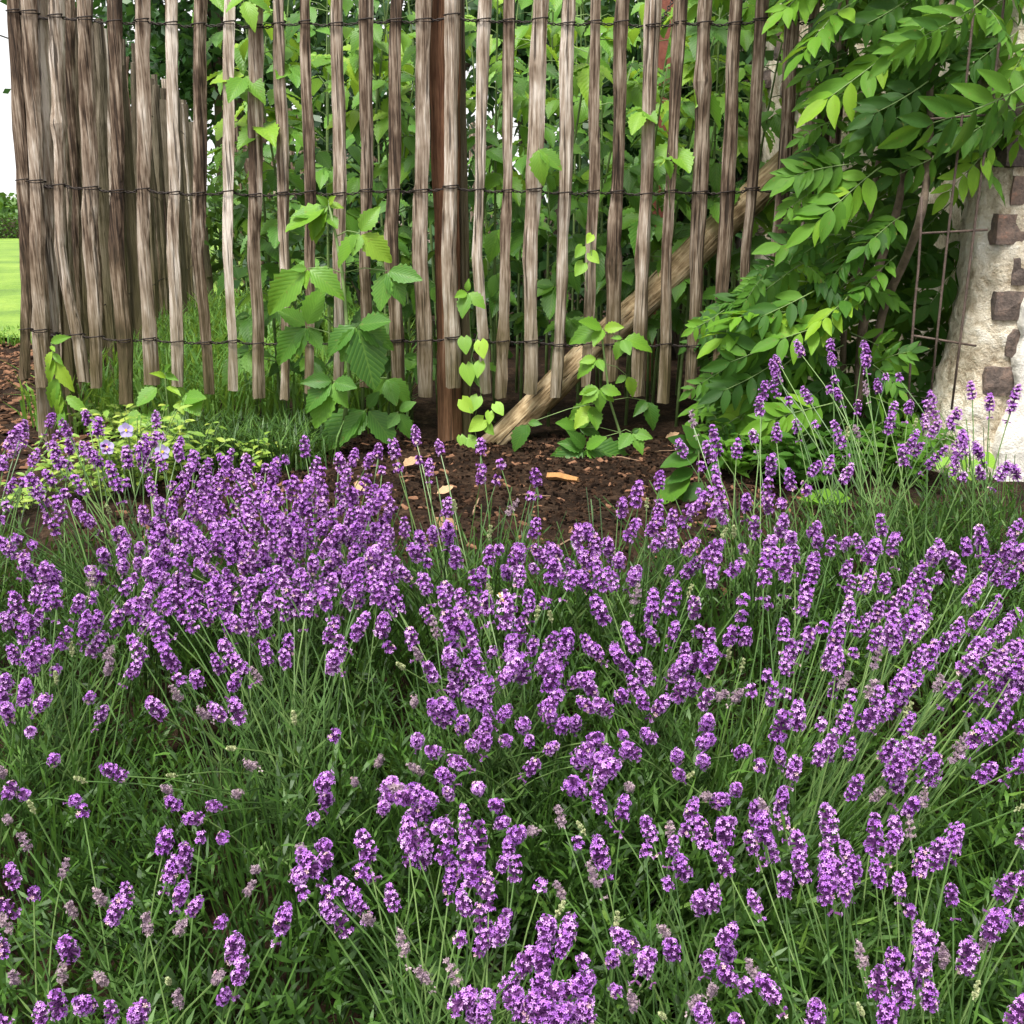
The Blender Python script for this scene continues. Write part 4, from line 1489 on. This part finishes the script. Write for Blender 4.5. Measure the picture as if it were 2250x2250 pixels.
# ------------------------------------------------------------------ lavender
# flower heads: whorls of little flowers round the stalk, origin at the foot of the head, along +Z, metres
def flower_head(seed, length=0.040, rad=0.0088, whorls=6, bloom=0.85, lower=False):
    rs = random.Random(seed)
    b = MB()
    b.tube([(0, 0, -0.004), (0, 0, length * .9)], 0.0012, 4, 1)
    rows = [(length * (k + .4) / whorls, math.sin(math.pi * (0.22 + 0.70 * (k + .5) / whorls)) ** .8) for k in range(whorls)]
    if lower:
        rows.insert(0, (-0.013 - rs.uniform(0, .006), .75))
        b.tube([(0, 0, -0.024), (0, 0, 0.0)], 0.0011, 4, 3)
    for wi, (z, k) in enumerate(rows):
        n = 10 if k > .6 else 8
        if lower and wi == 0:
            n = 3
        a0 = rs.uniform(0, 6.28)
        up = -0.15 + 1.15 * max(0, z / length) ** 1.6
        for i in range(n):
            a = a0 + 6.283 * i / n + rs.uniform(-.25, .25)
            d = Vector((math.cos(a), math.sin(a), up + rs.uniform(-.25, .35))).normalized()
            p0 = Vector((0, 0, z + rs.uniform(-.0015, .0015)))
            L = rad * k * rs.uniform(.55, .85)
            p1 = p0 + d * L
            s = d.orthogonal().normalized()
            t = d.cross(s)
            w = 0.0014
            b.add([p0 + s * w * .6, p0 + t * w * .6, p0 - s * w * .6, p0 - t * w * .6, p1 + s * w, p1 + t * w, p1 - s * w, p1 - t * w],
                  [(0, 1, 5, 4), (1, 2, 6, 5), (2, 3, 7, 6), (3, 0, 4, 7)], 1)
            if rs.random() < bloom:
                mi = 0 if rs.random() > .025 else 2
                pr = rs.uniform(.0023, .0035)
                c = p1 + d * .0018
                vs, fs = [c - d * .0012], []
                ph = rs.uniform(0, 6.28)
                tilt = Vector((rs.uniform(-.4, .4), rs.uniform(-.4, .4), rs.uniform(-.2, .5)))
                dd = (d + tilt * .5).normalized()
                s = dd.orthogonal().normalized()
                t = dd.cross(s)
                for m in range(5):
                    am = ph + 6.283 * m / 5
                    big_ = 1.15 if m < 2 else .9
                    e = s * math.cos(am) + t * math.sin(am)
                    e1 = s * math.cos(am - .42) + t * math.sin(am - .42)
                    e2 = s * math.cos(am + .42) + t * math.sin(am + .42)
                    q = len(vs)
                    vs += [c + e1 * pr * .62, c + e * pr * big_ - dd * rs.uniform(-.0006, .0012), c + e2 * pr * .62]
                    fs.append((0, q, q + 1, q + 2))
                b.add(vs, fs, mi)
    return b


HEADS = [flower_head(s, U(.025, .036), U(.0096, .0112), random.choice((4, 5, 5)), U(.75, .95), s % 3 == 0).mesh("flower_head", [M_petal, M_calyx, M_pinkish, M_lavstem]) for s in range(14)]
LONG = [flower_head(60 + s, U(.040, .050), U(.0092, .0104), 7, U(.75, .9), True).mesh("long_flower_head", [M_petal, M_calyx, M_pinkish, M_lavstem]) for s in range(4)]
FADED = [flower_head(100 + s, U(.020, .030), .0066, 4, U(.25, .5), s == 1).mesh("faded_flower_head", [M_faded, M_faded, M_pinkish, M_lavstem]) for s in range(4)]
BUDS = [flower_head(140 + s, U(.014, .020), .0048, 3, 0.0, False).mesh("flower_bud", [M_bud, M_bud, M_bud, M_lavstem]) for s in range(2)]
TINY = [flower_head(160 + s, .012, .0075, 2, .9, False).mesh("small_flower_head", [M_petal, M_calyx, M_pinkish, M_lavstem]) for s in range(2)]


def rd(s):
    out = []
    for tok in s.split():
        k = 'h'
        if tok[-1] in 'fbtlg':
            k, tok = tok[-1], tok[:-1]
        a, c = tok.split(',')
        out.append((float(a), float(c), k))
    return out


# heads read off the photograph, a block per enlargement: origin, scale, list (f faded, t tiny, b bud, l long, g big)
BLOCKS = [
 (0, 1650, 3.22, "875,135 55,275 510,310 1260,360 1410,430 1540,350 1695,255f 1805,70f 1215,240f 1155,670 1310,750g 1190,870g 1260,1020 1350,1100 1415,600t 110,915 125,1120 900,1050 785,1170 510,1400g 35,1400 1650,1420g 1680,1590g 1570,1720 1515,1590f 430,1820g 630,1770g 960,1840g 800,1870 60,1900g 1270,1750f 600,170b 1240,130b 65,445f 240,380b 200,650f 440,850f 525,1110f 730,1035f 70,1230f 1050,1235f 1260,1235f 1810,800f 1745,970f 120,1595f 440,1590f 745,1600f 1200,1600b 375,20t 170,265t 590,410t 1590,565t 240,990t 1560,1190t 20,130f 960,1900 1010,1860 300,1890"),
 (850, 1650, 3.22, "0,300l 180,300g 240,270g 300,330g 200,400g 270,420 440,160g 450,290 540,60 650,220l 1000,100 400,470l 795,350 150,650g 220,700g 260,640 160,760 250,770 390,730 570,620l 790,480 910,560g 860,700 800,800 900,870 640,720g 560,800g 480,860 600,900g 680,970 440,950 560,1100 720,1070 830,1150t 660,1230 790,1290g 720,1330 520,1310t 640,1390 1080,940t 1365,635t 1530,760g 1530,380 1665,430 1310,200g 1370,240 1500,120g 1450,40 1340,30 1880,590 1835,690t 1140,1290g 1260,1320g 1230,1400 1080,1400 950,1500g 1100,1510g 1400,1470t 1590,1460 1740,1350g 1800,1500g 1850,1530 1630,1660t 1340,1650g 1410,1720g 1060,1650g 1200,1680g 830,1650 710,1750g 480,1770g 880,1740g 1100,1760g 1200,1820g 1050,1850g 1450,1850 690,1900 620,1830g 290,1590f 500,1600f 1250,480f 1040,520f 1255,985f 1490,905f 1760,1780f 50,1080 1000,1780 1150,1880g 940,1850 1320,1860g 1395,530b 1205,1110b 130,1390f"),
 (1650, 1650, 3.22, "210,30 290,140g 470,50 540,10 690,10 700,285 215,330 930,20 1120,70 980,140g 1030,240g 1250,80 1260,190g 1610,150 1850,110l 1920,60 1105,400 870,470t 570,590g 30,450 235,500g 100,590g 30,670 160,730 350,690 380,870 870,680g 990,670 1030,590 1130,570f 920,900 540,850g 570,760 690,740 640,900g 720,870 660,1000 520,1030 240,970 50,1080 1420,650 1390,740g 1300,780g 1190,840 1050,960 1130,1110t 1430,1040 1755,990g 1900,900 1910,620 1910,1170 1690,1270g 1750,1210 1180,1330 1220,1410 1220,1520 1010,1530g 1150,1610 1090,1740g 890,1700 1265,1770 1515,1500g 1370,1470f 170,1710g 450,1900g 960,1900g 1850,1890g 110,400f 1215,340f 855,300f 800,1480f 30,1550f 1640,1350f 1880,370b 790,1820b 1580,1690b"),
 (1650, 1150, 3.22, "30,50 130,110 200,40 280,80 430,40 470,110 560,180 650,130 540,230 420,270 660,330 780,160 830,230g 910,150 1010,180 140,270 240,360l 90,390l 310,230 370,500l 360,600 690,450 790,440 940,440 1130,410 1190,350 1310,370t 1340,180 1290,230 1450,380 1450,270 1530,170 1640,190 1620,90 1780,180 1870,200 1740,300g 1640,280 1580,430 1520,520 1720,380 1810,400 1840,50 1910,290 930,30 1030,80t 1060,530 1200,510 1160,600 960,620 870,640 1080,700 1200,700 1000,720 1130,780 950,800 860,850 1000,870 690,650 740,740 600,700 580,830g 500,720t 400,760t 230,780 360,860 280,920 530,980 600,1010 720,900t 870,970f 1160,960 1240,970 1350,850 1430,780 1560,680 1680,620 1800,690 1830,650 1750,770g 1660,820 1560,920 1480,1010 1610,880 1870,890 1700,1050 1850,1030g 1750,1130g 1900,1120g 1750,1270 1580,1210 1390,1180 1300,1130f 1040,1080 1100,1140 1000,1200g 880,1240 900,1340 980,1300 780,1400g 640,1430g 840,1390 1075,1440 570,1190 700,1200t 130,1230 240,1190t 110,1060t 330,1390g 190,1480g 490,1410t 560,1560 470,1660 720,1580g 220,1640 290,1740g 920,1620 1040,1590 1140,1540t 1230,1580 1130,1690 980,1750l 1250,1720 1260,1820 1020,1880 1620,1740 1560,1530g 1660,1490 1730,1420 1450,1560f 1880,1420 1850,1720t 1910,1680 640,1110f 820,1170f 1090,1310b 1420,1640f 1900,960 1830,1130 1690,950 1920,1010 1620,1010 1780,880"),
 (0, 1000, 3.22, "220,30 420,50 500,60 450,20 160,170t 60,220 380,160 275,240g 340,310 470,250t 600,225 560,370 440,410 400,510 655,450 835,210l 890,180t 1080,240 1140,340 830,535t 890,560 1020,430 1070,530 60,340t 90,620 165,760 250,830 910,40g 1030,70l 1160,60 1210,190t 1285,130 1370,60 1440,110 1620,240 1380,250 400,850g 370,920 860,670 870,770 750,700 720,830 990,650 980,750 1150,760 1060,800l 1060,900 870,930 230,990 320,1050 400,1030 640,990t 540,1060 140,1100 60,1180 220,1210g 160,1280 260,1160 200,1400g 280,1420 240,1490 390,1490t 430,1320 680,1180 820,1160 890,1060 1020,1020 1120,1040 960,1140 1010,1200 1170,1190l 1160,1330l 590,1240l 640,1360 1250,850 1320,960 1310,1110 1400,1100 1790,1220l 1820,1030 915,1520 1010,1400 1250,1480l 1290,1560t 1410,1580 1560,1490 1640,1420 1730,1490 1640,1610 1900,1430 630,1680t 700,1830 1150,1790 1580,1820 1700,1840 1470,1810f 190,1640 170,1720 270,1740 40,1600 30,1700 60,1800 1270,1680f 750,1500f 1840,1560f 510,1360b 400,1560b 780,370b 640,880f 740,1390f 20,60 10,420t 140,560t 245,600t 480,1260b 220,1920t 120,1420 300,900"),
 (850, 1150, 3.22, "130,50 330,60 430,90l 260,150 230,200 290,260t 490,260 1030,50 790,160t 920,150t 720,240 900,260g 860,340 930,400 680,340 640,450 450,480 530,550 420,550 290,450 1340,110 1430,60 1220,180 1290,130 1480,180 1570,160 1430,260 1110,220 1170,260 1050,290t 1160,370g 1250,330 1320,300 1280,420 1370,370 1440,420 1500,300 1640,260 1730,370g 1620,420 1540,430 1700,70 1860,30 1880,140 650,600 720,590 320,650 90,580g 40,480 60,350 840,690g 890,600 1010,570 1110,550t 960,640t 500,720g 560,690 480,830 620,800 640,880 740,890t 470,950g 600,960 560,1050 520,1110 620,1120 660,1040 340,1060 480,1180 600,1220 690,1180 340,1270 440,1300g 530,1420 420,1370 690,1250g 800,1340 690,1430 640,1480 730,1330 690,1540 610,1540 540,1650l 500,1700 450,1780l 440,1900 210,1520 360,1580 650,1820l 960,1400 840,1495t 1010,1510t 1000,1700 1140,1570 1100,1290g 1160,1340 1230,1430 1330,1400 1150,1250 1140,1130g 1310,1090l 1260,860g 1130,840 1020,880 880,850 950,800 840,920 920,960 1150,960 1200,1000 1100,1010 960,1060g 860,1040 810,1080 830,1110 1540,650g 1720,770 1450,870 1510,900 1620,870t 1770,860 1880,560 1860,650g 1890,800 1720,1000l 1840,1080g 1780,1160 1670,1190 1470,1160l 1450,1270 1560,1280g 1830,1260 1910,1280 1680,1460t 1880,1490 1440,1500 1370,1590g 1450,1600 1580,1590 1690,1580 1760,1600 1350,1680 1470,1670g 1500,1760g 1310,1800g 1370,1850 1480,1820 1060,620b 1165,640b 740,450b 350,760f 240,920f 190,1240f 120,980b 1750,520f"),
 (1690, 500, 3.45, "715,860t 465,875 245,915 485,1000 735,1000l 75,985 60,1060 85,1130 70,1230 155,1290t 310,1275 465,1200t 535,1255 505,1125t 880,1110t 740,1220f 830,1200 995,1115t 665,1370 930,1380 1050,1360 215,1500 360,1470t 55,1570 900,1510 565,1620l 1250,1290 1265,1400 1190,1480 1220,1540 1370,1470g 1540,1250 1670,1335 1830,1350l 1480,1600g 1400,1650 1040,1660l 1100,1690 1600,1690g 1030,1750 1200,1770l 1400,1720 310,1830 445,1815 555,1880 1390,1830 1610,1850 1740,1860 1880,1850 1460,1870t 10,1820 1100,1460b 590,1540b 680,1540f"),
 (1350, 850, 2.184, "380,160f 480,230 505,290 470,325 585,310 425,370t 490,420 340,300 215,460 675,235 780,235 740,390t 880,190 700,105 715,30 840,50 790,30 930,40 940,395 1025,385 920,480t 850,460 95,540 35,590 200,600 110,640t 270,640 330,640 370,580 410,540 420,490t 460,590 520,560l 530,620 180,670 60,710 190,750 280,740 340,770 440,780 630,560 670,660l 735,520 740,570 800,545t 740,720 800,680 845,690l 620,760t 460,870g 470,930 550,870 330,880l 260,860t 20,830 80,900 750,830 720,930l 820,890l 610,1010t 735,1030t 190,1010g 150,1040 260,1050g 380,1075 950,700 1000,750 880,800t 575,680b 515,690b 155,550b 355,970b 110,1000b"),
 (1350, 1300, 2.184, "150,50 190,40g 250,90g 70,190g 190,220g 100,260 10,260 275,190 380,100 390,180t 450,250 540,220 625,220 605,105t 340,295 370,340 440,350g 75,350g 155,400g 280,380l 30,480 110,480 150,540 220,550 300,490 370,450 420,530 180,690 45,660t 440,620l 420,700 430,790 300,770 320,860 590,750 735,390 660,470t 755,520g 820,480t 880,610g 785,670g 800,790g 860,860g 700,820t 490,980g 580,930 800,990 355,1060 35,1050 560,1070t 665,1070 820,360 900,255 930,190t 810,200 990,160t 1040,250g 1020,350 1045,470 985,620t 980,790 1040,740 350,860b 70,910f 430,950f 495,480f 570,490f 545,290b 610,340b"),
 (1350, 1750, 2.184, "35,75 175,185g 150,255t 360,85 330,150t 270,250 270,170f 335,355g 260,410t 490,10 560,90t 430,210g 535,200g 670,95 650,220g 730,190g 770,250 790,130 840,130 900,260l 910,370l 550,340g 410,505g 465,510 685,510 820,440 1045,190g 1010,350g 1040,430g 990,480 90,690g 130,800g 150,830 285,735g 445,785 510,680 540,740 560,850g 640,890t 670,835f 770,940g 20,910 10,780 440,1050g 470,1030 590,1070t 950,1075g 100,990f 240,1030b 370,985f 460,920f 255,640f 735,45f 10,590b"),
 (500, 1550, 3.864, "105,120l 240,460f 105,690 900,230t 800,650g 830,780 1345,650l 1320,830 800,1140 620,1160f 590,1400g 740,1370g 800,1280 880,1570t 900,1760 1080,1620g 1150,1690 1200,1260g 1215,1790f 1400,1650g 440,1860g 1010,1890g 1600,270l 1790,340l 1640,510f 240,1350f 170,1570f 1275,460f 1085,600f 1470,660f 1140,1390t 1210,1410t 570,90b 60,310b 655,1575t 720,920t"),
 (600, 900, 1.82, "575,110 670,150 830,150 912,205t 830,265 890,270t 495,165g 420,165 435,230t 370,205 315,195 280,225 500,220t 625,235 650,240 285,280 265,330 160,240 175,280 130,160 105,290t 50,190t 585,190t 690,400 1055,275 1030,335t 1040,465l 350,310 385,330 420,340 390,390 480,380 345,450l 320,470 300,440 640,490 580,560 600,510 430,440 470,490 420,530 700,500 530,470l 615,600t 730,600 850,570 905,550t 620,700 640,830l 560,920 470,940t 430,880 650,1050 325,890l 60,950 50,1000 270,970g 240,1020g 220,900 110,740g 130,800g 230,720 215,770 330,720 350,760 520,760g 480,700 420,690 400,640 300,640 260,590 450,600 350,540 320,590 200,560 210,640 160,620 100,660 40,670 30,590 120,500 60,450 30,350 90,400 160,440 200,400 240,440 210,340 260,390 270,500 300,510 230,500 20,480 10,540 150,530 500,600 540,650 370,700 170,690 60,560 940,390f 730,375b 865,485b"),
 (0, 850, 2.73, "290,200 40,330l 120,270 130,320 60,380 415,255 530,180 590,250g 320,300 350,370 415,360 500,370 560,410 600,440g 380,430 450,460 340,450 320,540 190,440t 10,490 30,570 140,545f 240,600g 290,660g 400,620 510,600 470,600 55,700t 470,710 375,760 340,840 555,785 700,860t 755,880 640,350t 940,205 920,320 970,280t 850,340t 780,410g 890,410l 860,480 985,460 710,590l 760,560t 915,620 960,700 1040,570 870,760 900,830 1070,340 1080,400 205,920f 70,930 100,980 140,1050"),
]
pts_h = []
for ox, oy, sc, s in BLOCKS:
    for a, c, k in rd(s):
        u, v = ox + a / sc, oy + c / sc
        md = {'t': 11, 'b': 12, 'f': 14}.get(k, 17)
        if all((u - q[0]) ** 2 + (v - q[1]) ** 2 > (md if q[2] not in 'tb' else 11) ** 2 for q in pts_h):
            pts_h.append((u, v, k))
# the dense mass at the left, filled between the heads that were read off
tries = 0
while tries < 1500:
    tries += 1
    u, v = U(330, 860), U(1015, 1400)
    if v > np.interp(u, [330, 430, 560, 700, 860], [1300, 1385, 1375, 1330, 1330]) or v < np.interp(u, [330, 520, 640, 760, 860], [1110, 1000, 1030, 1080, 1170]):
        continue
    if all((u - q[0]) ** 2 + ((v - q[1]) * .8) ** 2 > 20 ** 2 for q in pts_h):
        pts_h.append((u, v, random.choice('hhhhhlt')))

LAV = [  # base x, y, radius, label
    (-0.98, 1.66, 0.20, "sparse lavender bush at the left edge with arching stalks"),
    (-0.62, 1.62, 0.21, "lavender bush in front of the yellow-green weed left of the densest bloom"),
    (-0.34, 1.60, 0.22, "most densely flowering lavender bush left of the bare soil"),
    (-0.06, 1.62, 0.19, "lavender bush with tall lone spikes against the bare soil"),
    (0.17, 1.58, 0.18, "lavender bush just below the bare soil in the middle"),
    (0.42, 1.66, 0.18, "lavender bush right of the bare soil by the dark sucker leaves"),
    (0.66, 1.74, 0.19, "loose lavender bush with spikes against the wisteria"),
    (0.90, 1.82, 0.17, "lavender bush with spikes rising before the brick wall"),
    (-0.70, 1.20, 0.22, "lavender bush at the left edge with heads leaning left"),
    (-0.30, 1.16, 0.22, "lavender bush of long bare green stalks below the densest bloom"),
    (-0.02, 1.20, 0.20, "lavender bush with a tall column of heads in the centre"),
    (0.22, 1.22, 0.20, "lavender bush with clustered heads right of the centre column"),
    (0.30, 1.16, 0.22, "lavender bush whose long pale stalks all sweep to the right"),
    (0.70, 1.40, 0.20, "lavender bush tucked under the swept stalks at the right edge"),
    (0.66, 1.02, 0.20, "bright green lavender bush low at the right edge"),
    (-0.42, 0.80, 0.22, "foremost left lavender bush with scattered heads and black gaps"),
    (-0.06, 0.78, 0.20, "foremost middle lavender bush with a big clump of heads"),
    (0.20, 0.82, 0.20, "foremost lavender bush with single round heads right of the big clump"),
    (0.40, 0.84, 0.22, "foremost right lavender bush with stalks fanning to the lower right"),
]
plants = []
for (x, y, r, lab) in LAV:
    e = empty("lavender_bush", (x, y, gz(x, y)), lab, "lavender", "lavender bushes on the bank")
    plants.append(dict(o=e, x=x, y=y, r=r, z=gz(x, y), heads=[]))

SL = 0.371


def head_point(u, v, dz):
    """meet the flower surface: a slope parallel to the bank"""
    d = ray(u, v)
    z0 = 0.27 + dz - SL * 1.9
    t = (CAM_H - z0) / (SL * d.y - d.z)
    p = Vector((0, 0, CAM_H)) + d * t
    if p.y > 2.12:
        p = at(u, v, 2.12 + U(-.04, .04))
    return p


def pick(u, v, p):
    best, bi = 1e9, 0
    if u > 1640 and 1235 < v < 1790:
        return 12
    if u > 1600 and v >= 1790:
        return 18
    for i, q in enumerate(plants):
        bx, by = q['x'], q['y'] + 0.04
        if i == 12:
            bx, by = bx + 0.22, by + 0.10
        if i == 18:
            bx, by = bx + 0.16, by + 0.06
        dd = ((p.x - bx) / (1.6 if i in (12, 18) and p.x > bx else 1)) ** 2 + ((p.y - by) * .9) ** 2
        if dd < best:
            best, bi = dd, i
    return bi


heads_xy = []
bee_at = None
for (u, v, k) in pts_h:
    p = head_point(u, v + 14, U(-.03, .03))
    i = pick(u, v, p)
    q = plants[i]
    base = Vector((q['x'], q['y'], q['z']))
    out = Vector((p.x - q['x'], p.y - q['y'], 0))
    a = U(0, 6.28)
    rr = q['r'] * .45 * math.sqrt(U(0, 1))
    b0 = base + Vector((out.x * (.1 if i in (12, 18) else .22) + rr * math.cos(a), out.y * .22 + rr * math.sin(a), 0))
    if i >= 8 and i not in (12, 18):
        b0.y += .11
    b0.z = gz(b0.x, b0.y) + .01
    hv = p - b0
    ctrl = b0 + Vector((hv.x * (.5 if i in (12, 18) else .35), hv.y * (.5 if i in (12, 18) else .35), hv.z * (.42 if i in (12, 18) else .66)))
    ctrl += Vector((U(-.02, .02), U(-.02, .02), 0))
    pts = bez(b0, ctrl, p, 7)
    mb = MB()
    mb.tube(pts, [0.0013, 0.0013, 0.0012, 0.0012, 0.0011, 0.0010, 0.0009], 4, 0)
    # a pair of narrow leaves low on the stalk
    for t in (2, 3):
        for s in (-1, 1):
            d = Vector((s * U(.3, .8), U(-.4, .4), U(.5, 1))).normalized()
            L = U(.02, .04)
            sd = d.cross(Vector((0, 1, 0))).normalized() * .0017
            mb.add([pts[t], pts[t] + d * L * .5 + sd, pts[t] + d * L, pts[t] + d * L * .5 - sd], [(0, 1, 2, 3)])
    st_o = mb.build("flower_stalk", M_lavstem, q['o'])
    dirv = (pts[-1] - pts[-2]).normalized()
    dirv = (dirv + Vector((U(-.15, .15), U(-.15, .15), U(.0, .12) if i in (12, 18) else U(.05, .35)))).normalized()
    me = random.choice({'h': HEADS, 'g': HEADS, 'l': LONG, 'f': FADED, 'b': BUDS, 't': TINY}[k])
    sc = float(np.interp(v, [900, 1250, 1700, 2200], [1.06, 1.12, 1.0, .92])) * U(.9, 1.08)
    if k == 'g':
        sc *= 1.14
    if k == 'h':
        sc *= U(.82, 1.02)
    M = Matrix.Translation(p) @ dirv.to_track_quat('Z', 'Y').to_matrix().to_4x4() @ Matrix.Rotation(U(0, 6.28), 4, 'Z') @ Matrix.Scale(sc, 4)
    hd = link(bpy.data.objects.new("flower_head", me), M, st_o)
    if k == 'f':
        hd["label"] = "faded greyish flower head"
    if abs(u - 1110) < 14 and abs(v - 1364) < 16 and bee_at is None:
        bee_at = M @ Vector((0, 0, .03))

# foliage: leafy shoots that fan out of each bush
def shoot(P0, dirv, L, n_pairs, V, F, leafL=(0.022, 0.046), wide=0.0022):
    side = dirv.cross(Vector((U(-1, 1), U(-1, 1), U(-.3, .3)))).normalized()
    oth = dirv.cross(side)
    bend = Vector((U(-.25, .25), U(-.25, .25), U(-.1, .25))) * L
    pts = [P0, P0 + dirv * L * .5 + bend * .3, P0 + dirv * L + bend]
    w = .0010
    for a, c in ((0, 1), (1, 2)):
        b = len(V)
        V += [pts[a] - side * w, pts[a] + side * w, pts[c] + side * w, pts[c] - side * w]
        F.append((b, b + 1, b + 2, b + 3))
    for i in range(n_pairs):
        t = .25 + .75 * (i + .5) / n_pairs
        p = pts[0].lerp(pts[1], t * 2) if t < .5 else pts[1].lerp(pts[2], t * 2 - 1)
        ax = side if i % 2 else oth
        ax2 = oth if i % 2 else side
        up = (pts[2] - pts[0]).normalized()
        for s in (-1, 1):
            d = (ax * s * U(.6, 1.0) + up * U(.45, 1.0) + Vector((0, 0, U(-.1, .2)))).normalized()
            l = U(*leafL) * (1 - .35 * t)
            wd = (d.cross(up) if U(0, 1) < .5 else ax2).normalized() * wide * U(.7, 1.2)
            tipd = d + Vector((0, 0, U(-.35, .15)))
            b = len(V)
            m_ = p + d * l * .45
            V += [p - wd * .35, p + wd * .35, m_ + wd, m_ - wd, p + tipd.normalized() * l]
            F.append((b, b + 1, b + 2, b + 3))
            F.append((b + 3, b + 2, b + 4))


for i, q in enumerate(plants):
    V, F = [], []
    front = i >= 15
    n_s = 250 if i == 15 else 320 if front else (300 if i >= 8 else 210)
    for k in range(n_s):
        a, rr = U(0, 6.28), math.sqrt(U(0, 1))
        x = q['x'] + q['r'] * rr * math.cos(a) * 1.15
        y = q['y'] + q['r'] * rr * math.sin(a)
        z = gz(x, y)
        lean = rr * .75
        d = Vector((math.cos(a) * lean + U(-.25, .25), math.sin(a) * lean + U(-.25, .25), 1.0 + U(-.25, .2)))
        if i in (12, 18):
            d += Vector((.65, .1, -.25))
        d.normalize()
        z += U(0, .17 if i >= 8 else .10) * (1 - rr * .5)
        L = U(.07, .15) * (1.15 - .35 * rr)
        if i >= 8:
            shoot(Vector((x, y, z)), d, L, random.randint(4, 7), V, F, (.028, .056), .0029)
        else:
            shoot(Vector((x, y, z)), d, L, random.randint(5, 8), V, F)
    # straight green stalks without flowers
    n_b = {9: 260, 8: 170, 10: 150, 2: 150, 12: 330, 18: 160, 1: 120, 0: 120, 11: 120, 3: 110, 4: 110}.get(i, 70)
    for k in range(n_b):
        a, rr = U(0, 6.28), math.sqrt(U(0, 1))
        b0 = Vector((q['x'] + q['r'] * .7 * rr * math.cos(a), q['y'] + q['r'] * .7 * rr * math.sin(a), 0))
        b0.z = gz(b0.x, b0.y) + .02
        d = Vector((math.cos(a) * rr * .55 + U(-.12, .12), math.sin(a) * rr * .45 + U(-.1, .1), 1))
        if i in (12, 18):
            d = Vector((U(1.0, 2.0), U(.1, .7), U(.35, .75)))
        if i in (0, 8):
            d += Vector((-.3, 0, 0))
        L = U(.14, .28) * (1.5 if i in (12,) else 1)
        d = d.normalized() * L
        bend = Vector((d.x * .25, d.y * .25, -abs(d.x) * .12))
        w = U(.0008, .0013)
        cam_s = Vector((d.z, 0, -d.x)).normalized() * w
        mid, top = b0 + d * .55, b0 + d + bend
        b = len(V)
        V += [b0 - cam_s, b0 + cam_s, mid + cam_s, mid - cam_s, top + cam_s * .7, top - cam_s * .7,
              b0 + Vector((0, w, 0)), mid + Vector((0, w, 0)), top + Vector((0, w, 0))]
        F += [(b, b + 1, b + 2, b + 3), (b + 3, b + 2, b + 4, b + 5), (b, b + 3, b + 7, b + 6), (b + 3, b + 5, b + 8, b + 7), (b + 1, b + 6, b + 7, b + 2), (b + 2, b + 7, b + 8, b + 4)]
        for s in range(random.randint(2, 5)):
            t = U(.15, .7)
            p = b0.lerp(top, t)
            dd = (d.normalized() + Vector((U(-.6, .6), U(-.6, .6), 0))).normalized()
            l = U(.025, .05)
            sd = dd.cross(Vector((0, 1, 0))).normalized() * .002
            b = len(V)
            V += [p, p + dd * l * .45 + sd, p + dd * l, p + dd * l * .45 - sd]
            F.append((b, b + 1, b + 2, b + 3))
    off = Vector((q['x'], q['y'], q['z']))
    me = mesh_np("foliage", [v_ - off for v_ in V], F, M_lavleaf)
    o = link(bpy.data.objects.new("foliage", me), Matrix.Translation(off), q['o'])
    o["kind"] = "stuff"

# ------------------------------------------------------------------ the bee
if bee_at is None:
    bee_at = head_point(1108, 1350, 0.02)
bee_at = bee_at + Vector((-.004, -.006, .002))
bee = empty("honey_bee", bee_at, "small striped honey bee on a lavender head below the soil patch", "bee")
M_bee = NT("bee_stripes")
sp_ = M_bee.n("ShaderNodeSeparateXYZ")
M_bee.l(M_bee.coords('Object'), sp_.inputs[0])
stp = M_bee.math('FRACT', M_bee.math('MULTIPLY', sp_.outputs[2], 420.0))
M_bee.l(M_bee.ramp(stp, [(0.45, (0.03, 0.02, 0.012)), (0.55, (0.55, 0.33, 0.10))]), M_bee.bsdf.inputs['Base Color'])
M_fur = plain("bee_fur", (0.42, 0.30, 0.15), .9, .4, scale=400)
M_wing = plain("bee_wing", (0.55, 0.50, 0.45), .3)
ax = Vector((.45, -.35, -.75)).normalized()


def blob(c, ax_, l, r, n=7):
    b = MB()
    b.tube([c + ax_ * (l * (t / (n - 1) - .5)) for t in range(n)], [r * math.sin(math.pi * (0.06 + .88 * t / (n - 1))) for t in range(n)], 8)
    return b


def bee_part(nm, mb_, mat):
    Mz = Matrix.Translation(bee_at) @ ax.to_track_quat('Z', 'Y').to_matrix().to_4x4()
    iv = Mz.inverted()
    mb_.v = [iv @ v for v in mb_.v]
    return link(bpy.data.objects.new(nm, mb_.mesh(nm, mat, True)), Mz, bee)


bee_part("abdomen", blob(bee_at - ax * .004, ax, .009, .0026), M_bee.mat)
bee_part("thorax", blob(bee_at + ax * .0018, ax, .0048, .0024), M_fur)
bee_part("head", blob(bee_at + ax * .0048, ax, .0028, .0016), M_bee.mat)
for s in (-1, 1):
    sd = ax.cross(Vector((0, -1, .3))).normalized() * s
    w0 = bee_at + ax * .0015 + Vector((0, -.001, .0015))
    mb = MB()
    mb.add([w0, w0 - ax * .004 + sd * .0035, w0 - ax * .0085 + sd * .0045, w0 - ax * .007 + sd * .0015], [(0, 1, 2, 3)])
    bee_part("wing", mb, M_wing)
mb = MB()
for s in (-1, 1):
    for k in range(3):
        sd = ax.cross(Vector((0, -1, .3))).normalized() * s
        c = bee_at + ax * (.001 + .001 * k)
        mb.tube([c, c + sd * .003 + Vector((0, .001, -.001)), c + sd * .004 + Vector((0, .003, -.003))], .0003, 3)
bee_part("legs", mb, M_bee.mat)
